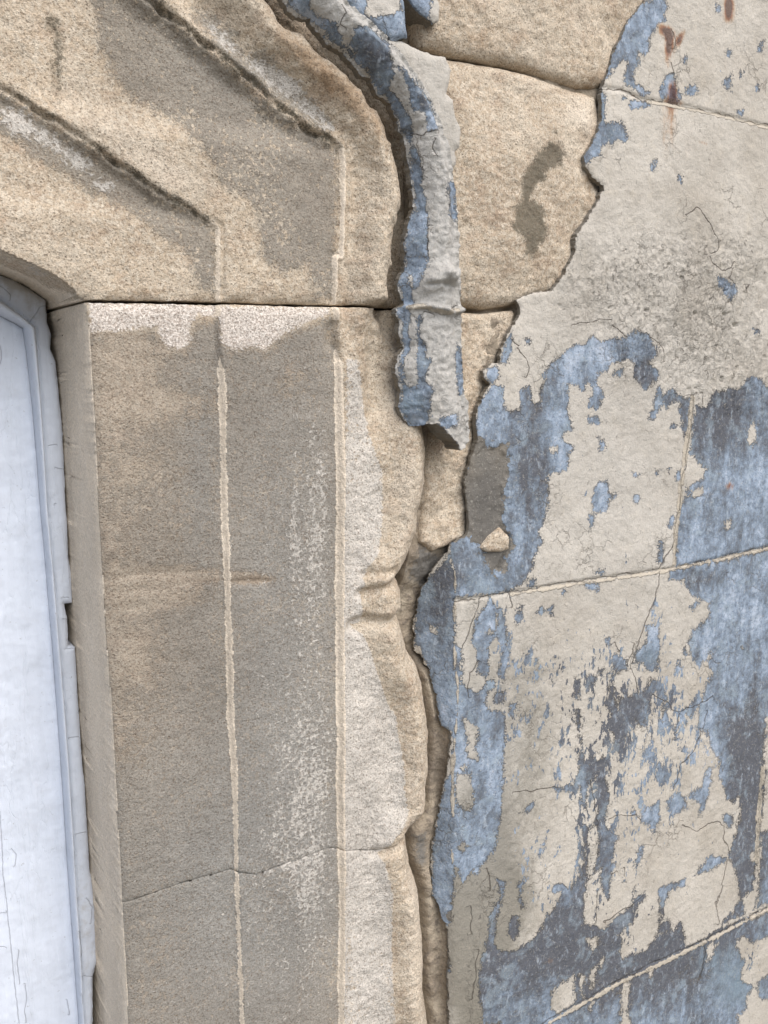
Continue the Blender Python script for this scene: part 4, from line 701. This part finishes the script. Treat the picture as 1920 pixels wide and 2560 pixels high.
piece('mortar_bed', MORTAR, wall, lambda X, Z: X-(unproj(1010, 1300, .02)[0]), y_mortar, .10, (unproj(1005, 1300, .02)[0], unproj(1640, 600, 0)[0]), (.7, 2.2), mortar_attrs)
# ================================================================== RENDER SHELL OVER THE HOOD MOULD
tipz = unproj(1130, 1090, YS)[1]
def y_strip(X, Z):
    dL = np.sqrt(seg_d2(X, Z, SL, False)); dR = np.sqrt(seg_d2(X, Z, SR[4:], False))
    t = dL/(dL+dR+1e-6)
    tt = np.linspace(0, 1, 60)
    prof = np.interp(tt, [0, .08, .3, .6, .85, .93, 1], [-.0045, -.0115, -.0195, -.0235, -.0170, -.0150, -.0175])
    prof = np.convolve(np.pad(prof, 4, 'edge'), np.ones(9)/9, 'valid')
    y = np.interp(t, tt, prof)
    n1 = noise(X, Z, 25, 90, 3); n2 = noise(X, Z, 90, 91, 4, .6); n3 = noise(X, Z, 240, 92, 3)
    y = y+n1*.0010+n2*.0010+n3*.0011+n3*.0006
    u, v = proj(X, X*0+YS, Z)
    y -= .005*ss(6, -4, np.sqrt(seg_d2(u, v, T(1, 1, 985, 330, 1080, 325, 1150, 345, 1230, 372, 1310, 352), False))-6)
    y -= .009*np.exp(-(np.sqrt(seg_d2(u, v, T(1, 1, 1110, 160, 1140, 130, 1180, 125, 1225, 140), False))/22)**2)
    y += .003*np.exp(-(np.sqrt(seg_d2(u, v, T(1, 1, 1080, 190, 1160, 185, 1230, 195), False))/6)**2)
    return y
strip_blue = [T(1, 0, 240, -40, 345, -20, 355, 50, 320, 70, 290, 90, 210, 30), T(1, 0, 450, 130, 520, 150, 540, 200, 560, 260, 520, 260, 440, 190), T(1, 0, 640, 190, 720, 165, 860, 290, 890, 400, 885, 500, 860, 560, 840, 600, 780, 500, 740, 470, 600, 290), T(1, 0, 930, 420, 960, 440, 1030, 520, 1100, 620, 1150, 720, 1180, 830, 1120, 850, 1100, 730, 1020, 720, 995, 650, 990, 560),
  T(1, 0, 1060, 1200, 1105, 1280, 1110, 1400, 1115, 1659, 990, 1659, 1000, 1480, 1050, 1390), T(1, 0, 1240, 1180, 1290, 1180, 1310, 1420, 1270, 1420, 1245, 1260),
  T(1, 1, 1000, 0, 1115, 0, 1110, 60, 1080, 110, 1060, 200, 1020, 210, 1010, 120), T(1, 1, 1035, 400, 1065, 380, 1060, 520, 1090, 560, 1100, 650, 1145, 660, 1115, 720, 1110, 790, 1140, 870, 1135, 980, 1110, 1100, 980, 1100, 950, 980, 980, 850, 1050, 850, 1040, 640, 1050, 520), T(1, 1, 1200, 1040, 1310, 1030, 1310, 1100, 1240, 1120, 1190, 1110), T(1, 1, 1300, 560, 1330, 600, 1350, 860, 1320, 900, 1300, 820)]
def strip_attrs(u, v, V):
    z = np.zeros(u.shape); SC = (T(1, 1, 1090, 360, 1160, 375), T(1, 0, 1000, 870, 1080, 880, 1100, 860, 1180, 850), T(1, 0, 1160, 900, 1155, 960, 1190, 1010), T(1, 1, 1310, 330, 1270, 340), T(1, 0, 560, 30, 590, 80, 540, 160, 590, 180), T(1, 0, 1115, 1410, 1115, 1659))
    sk_ = sdist(u, v, SC)
    return {'near': np.abs(sk_), 'pale': z+.9-blobs(u, v, [(1080, 1060, 40, 120, .3)]), 'cream': np.minimum(-union(u, v, strip_blue, 30), ldist(u, v, sl_, 60)-6-9*ss(-.25, .35, noise(V[:, 0], V[:, 2], 28, 71, 3))), 'chip': z+.1+blobs(u, v, [(1040, 1000, 60, 60, .3)]), 'dark': .42+blobs(u, v, [(940, 150, 90, 80, .25, 45), (1060, 240, 40, 60, .2), (1050, 650, 30, 50, .1), (1060, 900, 20, 120, .22), (900, 200, 60, 20, -.3, 50), (1120, 1040, 40, 30, -.2)]),
            'teal': blobs(u, v, [(1030, 1000, 50, 60, .7), (1030, 680, 40, 60, .35)]), 'bare': -union(u, v, [[(400, -600), (1400, -600), (1400, 1300), (400, 1300)]], 40)*0-40, 'rust': z,
            'rough': z+.35, 'grime': z-.1, 'crack': sk_, 'rib': z-60+np.clip(66-ldist(u, v, T(1, 1, 985, 330, 1080, 325, 1150, 345, 1230, 372, 1310, 352), 66), 0, 62)+0}
hood = thing('hood_mould', (unproj(1090, 1000, 0)[0], .03, 1.3), 'curved band of broken pale and blue grey render hanging over the arch moulding', 'hood mould')
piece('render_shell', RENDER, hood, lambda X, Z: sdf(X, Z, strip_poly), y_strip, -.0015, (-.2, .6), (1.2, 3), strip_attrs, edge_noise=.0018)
# smooth cement patch right of the band and the blue plate above it
def plain(poly, name, ynom, attrs, thick=.008, seed=1, rough=1.0, parent=None, mat=None, rr=.002):
    P = M(poly, ynom); xs = [p[0] for p in P]; zs = [p[1] for p in P]
    def y(X, Z):
        d = sdf(X, Z, P)
        return ynom+noise(X, Z, 25, seed, 4)*.0025*rough+noise(X, Z, 150, seed+1, 3)*.0006*rough+.0025*np.exp(-np.clip(d, 0, 1)/rr)
    return piece(name, mat or RENDER, parent, lambda X, Z: sdf(X, Z, P), y, ynom+thick, (min(xs)-.01, max(xs)+.01), (min(zs)-.01, max(zs)+.01), attrs, edge_noise=.001)
def flat_attrs(cream, **kw):
    def f(u, v, V):
        z = np.zeros(u.shape)
        o = {'cream': z+cream if not callable(cream) else cream(u, v), 'chip': z, 'dark': z+.5, 'teal': z, 'bare': z-60, 'rust': z, 'rough': z, 'grime': z+.25, 'crack': z+60, 'near': z+60, 'pale': z+.3, 'rib': z-60}
        for k, a in kw.items(): o[k] = z+a
        return o
    return f
patch = T(1, 0, 780, 230, 860, 250, 960, 260, 1060, 310, 1150, 350, 1240, 360, 1275, 450, 1270, 520, 1250, 600, 1290, 640, 1305, 760, 1335, 830, 1330, 950, 1300, 980, 1310, 1060, 1270, 1110, 1240, 1080, 1150, 800, 1000, 500, 850, 300)
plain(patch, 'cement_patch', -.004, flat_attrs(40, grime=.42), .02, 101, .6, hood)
plate = T(1, 0, 540, -60, 900, -80, 970, 0, 975, 150, 990, 240, 900, 255, 830, 215, 760, 170, 640, 60)
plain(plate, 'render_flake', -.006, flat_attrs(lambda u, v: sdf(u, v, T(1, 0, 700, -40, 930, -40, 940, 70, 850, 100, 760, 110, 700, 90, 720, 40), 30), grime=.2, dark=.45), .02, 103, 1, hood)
plate2 = T(1, 0, 980, -60, 1170, -60, 1205, 30, 1195, 130, 1160, 150, 1120, 110, 1080, 80, 1030, 40)
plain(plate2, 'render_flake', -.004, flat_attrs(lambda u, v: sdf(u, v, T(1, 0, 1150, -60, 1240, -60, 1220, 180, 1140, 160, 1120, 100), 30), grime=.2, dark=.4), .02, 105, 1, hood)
# ================================================================== TIMBER FRAME
YF = .080
gap_in = [(-900, 260), (-300, 545)]+T(0, 1, 0, 120, 90, 150, 200, 215, 300, 285)+T(0, 1, 302, 330, 310, 430, 335, 500, 330, 600, 365, 680, 385, 900, 410, 1150, 432, 1659)+T(0, 2, 440, 130, 448, 300, 466, 400, 475, 595, 420, 600, 440, 690, 445, 780, 445, 875, 492, 880, 500, 1000, 520, 1400, 540, 1659)+T(0, 3, 552, 100, 570, 400, 590, 700, 622, 880, 628, 1050, 640, 1250, 607, 1360, 605, 1659)+[(258, 3600)]
bead_out = [(-900, 350), (-300, 632)]+T(0, 1, 0, 280, 130, 380, 195, 435, 230, 460, 255, 800, 280, 1200, 305, 1659)+T(0, 2, 345, 400, 385, 900, 420, 1300, 445, 1659)+T(0, 3, 470, 400, 500, 900, 530, 1400, 540, 1659)+[(275, 3600)]
bead_in = [(-900, 384), (-300, 668)]+T(0, 1, 0, 380, 100, 430, 155, 465, 180, 620, 215, 950, 250, 1350, 272, 1659)+T(0, 2, 300, 300, 345, 850, 380, 1300, 405, 1659)+T(0, 3, 430, 400, 465, 900, 500, 1400, 520, 1659)+[(232, 3600)]
board_ln = T(0, 3, -60, -800, -10, 0, 5, 350, 35, 800, 65, 1100, 95, 1450, 125, 1700)+[(110, 3600)]
FP = M(gap_in, YF)+[(-3, -2), (-3, M(gap_in, YF)[0][1])]
BO = M(bead_out, YF)+[(-3, -2), (-3, M(bead_out, YF)[0][1])]
BI = M(bead_in, YF)+[(-3, -2), (-3, M(bead_in, YF)[0][1])]
frame = thing('timber_door_frame', (unproj(100, 1300, YF)[0], .12, 0), 'white painted timber door frame with cracked flaking paint inside the stone surround', 'door frame')
def y_frame(X, Z):
    n = noise(X, Z, 20, 120, 3)*.0012+noise(X, Z, 120, 121, 3)*.0003
    dbo, dbi = sdf(X, Z, BO), sdf(X, Z, BI); df = sdf(X, Z, FP)
    y = YF+n+.0025*np.exp(-np.clip(df, 0, 1)/.0015)
    m = np.clip(dbo/(dbo-dbi+1e-6), 0, 1)*(dbo > 0)*(dbi < 0)
    y -= .009*np.sin(np.pi*m)**.7*(dbo > 0)*(dbi < 0)
    y += .004*ss(-.0005, .0005, dbi)+.0015*np.exp(-np.abs(dbi)/.001)+.002*np.exp(-np.abs(dbo)/.001)
    return y
def frame_attrs(u, v, V):
    cr = [T(0, 1, 300, 320, 265, 325, 215, 400, 190, 435), T(0, 1, 355, 1370, 420, 1385), T(0, 2, 395, 555, 445, 552), T(0, 2, 400, 690, 435, 695), T(0, 2, 420, 885, 490, 880), T(0, 2, 440, 1465, 510, 1455), T(0, 3, 485, 430, 560, 415), T(0, 3, 515, 1060, 530, 1200, 525, 1225), T(0, 3, 530, 1460, 535, 1530), T(0, 3, 560, 840, 600, 900, 590, 1010), T(0, 3, 535, 1350, 600, 1350), T(0, 3, 0, 280, 10, 450, 20, 700, 40, 850, 70, 1150, 95, 1400, 125, 1659), T(0, 3, 0, 940, 50, 940), T(0, 3, 0, 1160, 40, 1165), T(0, 3, 160, 1400, 175, 1500, 160, 1580, 170, 1650), T(0, 3, 435, 1500, 450, 1600), T(0, 3, 75, 520, 105, 560, 95, 640), T(0, 3, 125, 1180, 110, 1260, 130, 1400), T(0, 1, 0, 570, 10, 640, 5, 700), T(0, 1, 60, 150, 75, 160), T(0, 1, 0, 190, 70, 250, 65, 290), T(0, 1, 310, 1230, 370, 1220), T(0, 1, 345, 1610, 360, 1600)]
    d = sdist(u, v, cr)
    dirt = blobs(u, v, [(50, 710, 80, 34, .9, 30), (10, 650, 60, 40, .7), (90, 780, 40, 40, .3), (215, 2360, 22, 200, .4), (190, 2100, 20, 300, .15), (150, 1300, 20, 400, .06)])
    return {'crack': d, 'near': np.abs(d), 'dirt': dirt}
xf = unproj(330, 2560, .08)[0]+.02
dFr = lambda X, Z: sdf(X, Z, FP)
piece('outer_frame', PAINT, frame, lambda X, Z: np.minimum(sdf(X, Z, FP), .0002-sdf(X, Z, BO)), y_frame, .13, (-1, xf), (-1, 2.6), frame_attrs, edge_noise=.0005)
piece('bead_moulding', PAINT, frame, lambda X, Z: np.minimum(sdf(X, Z, BO), -sdf(X, Z, BI)), y_frame, .10, (-.12, xf), (-1, 2.6), frame_attrs)
piece('door_panel', PAINT, frame, lambda X, Z: sdf(X, Z, BI)-.0002, y_frame, .12, (-1, xf), (-1, 2.6), frame_attrs)
GP = [(x+.05, z+.03) for x, z in M(gap_in, YF)]+[(-3, -2), (-3, 3)]
def y_seal(X, Z):
    return .110+noise(X, Z, 60, 130, 4)*.005
piece('sealant', SEAL, frame, lambda X, Z: sdf(X, Z, GP), y_seal, .14, (-1, xf+.06), (-1, 2.6), None)
# ================================================================== GROUND
gm = G('paving'); nz = gm.noise(3, 5, .6)
pm = gm.done(gm.mix(nz, '#6a665f', '#8a867d'), gm.mul(nz, .01), .9)
me = bpy.data.meshes.new('ground')
me.from_pydata([(-30, -40, 0), (30, -40, 0), (30, .15, 0), (-30, .15, 0)], [], [(0, 1, 2, 3)])
me.materials.append(pm); go = bpy.data.objects.new('ground', me); S.collection.objects.link(go); go['kind'] = 'structure'
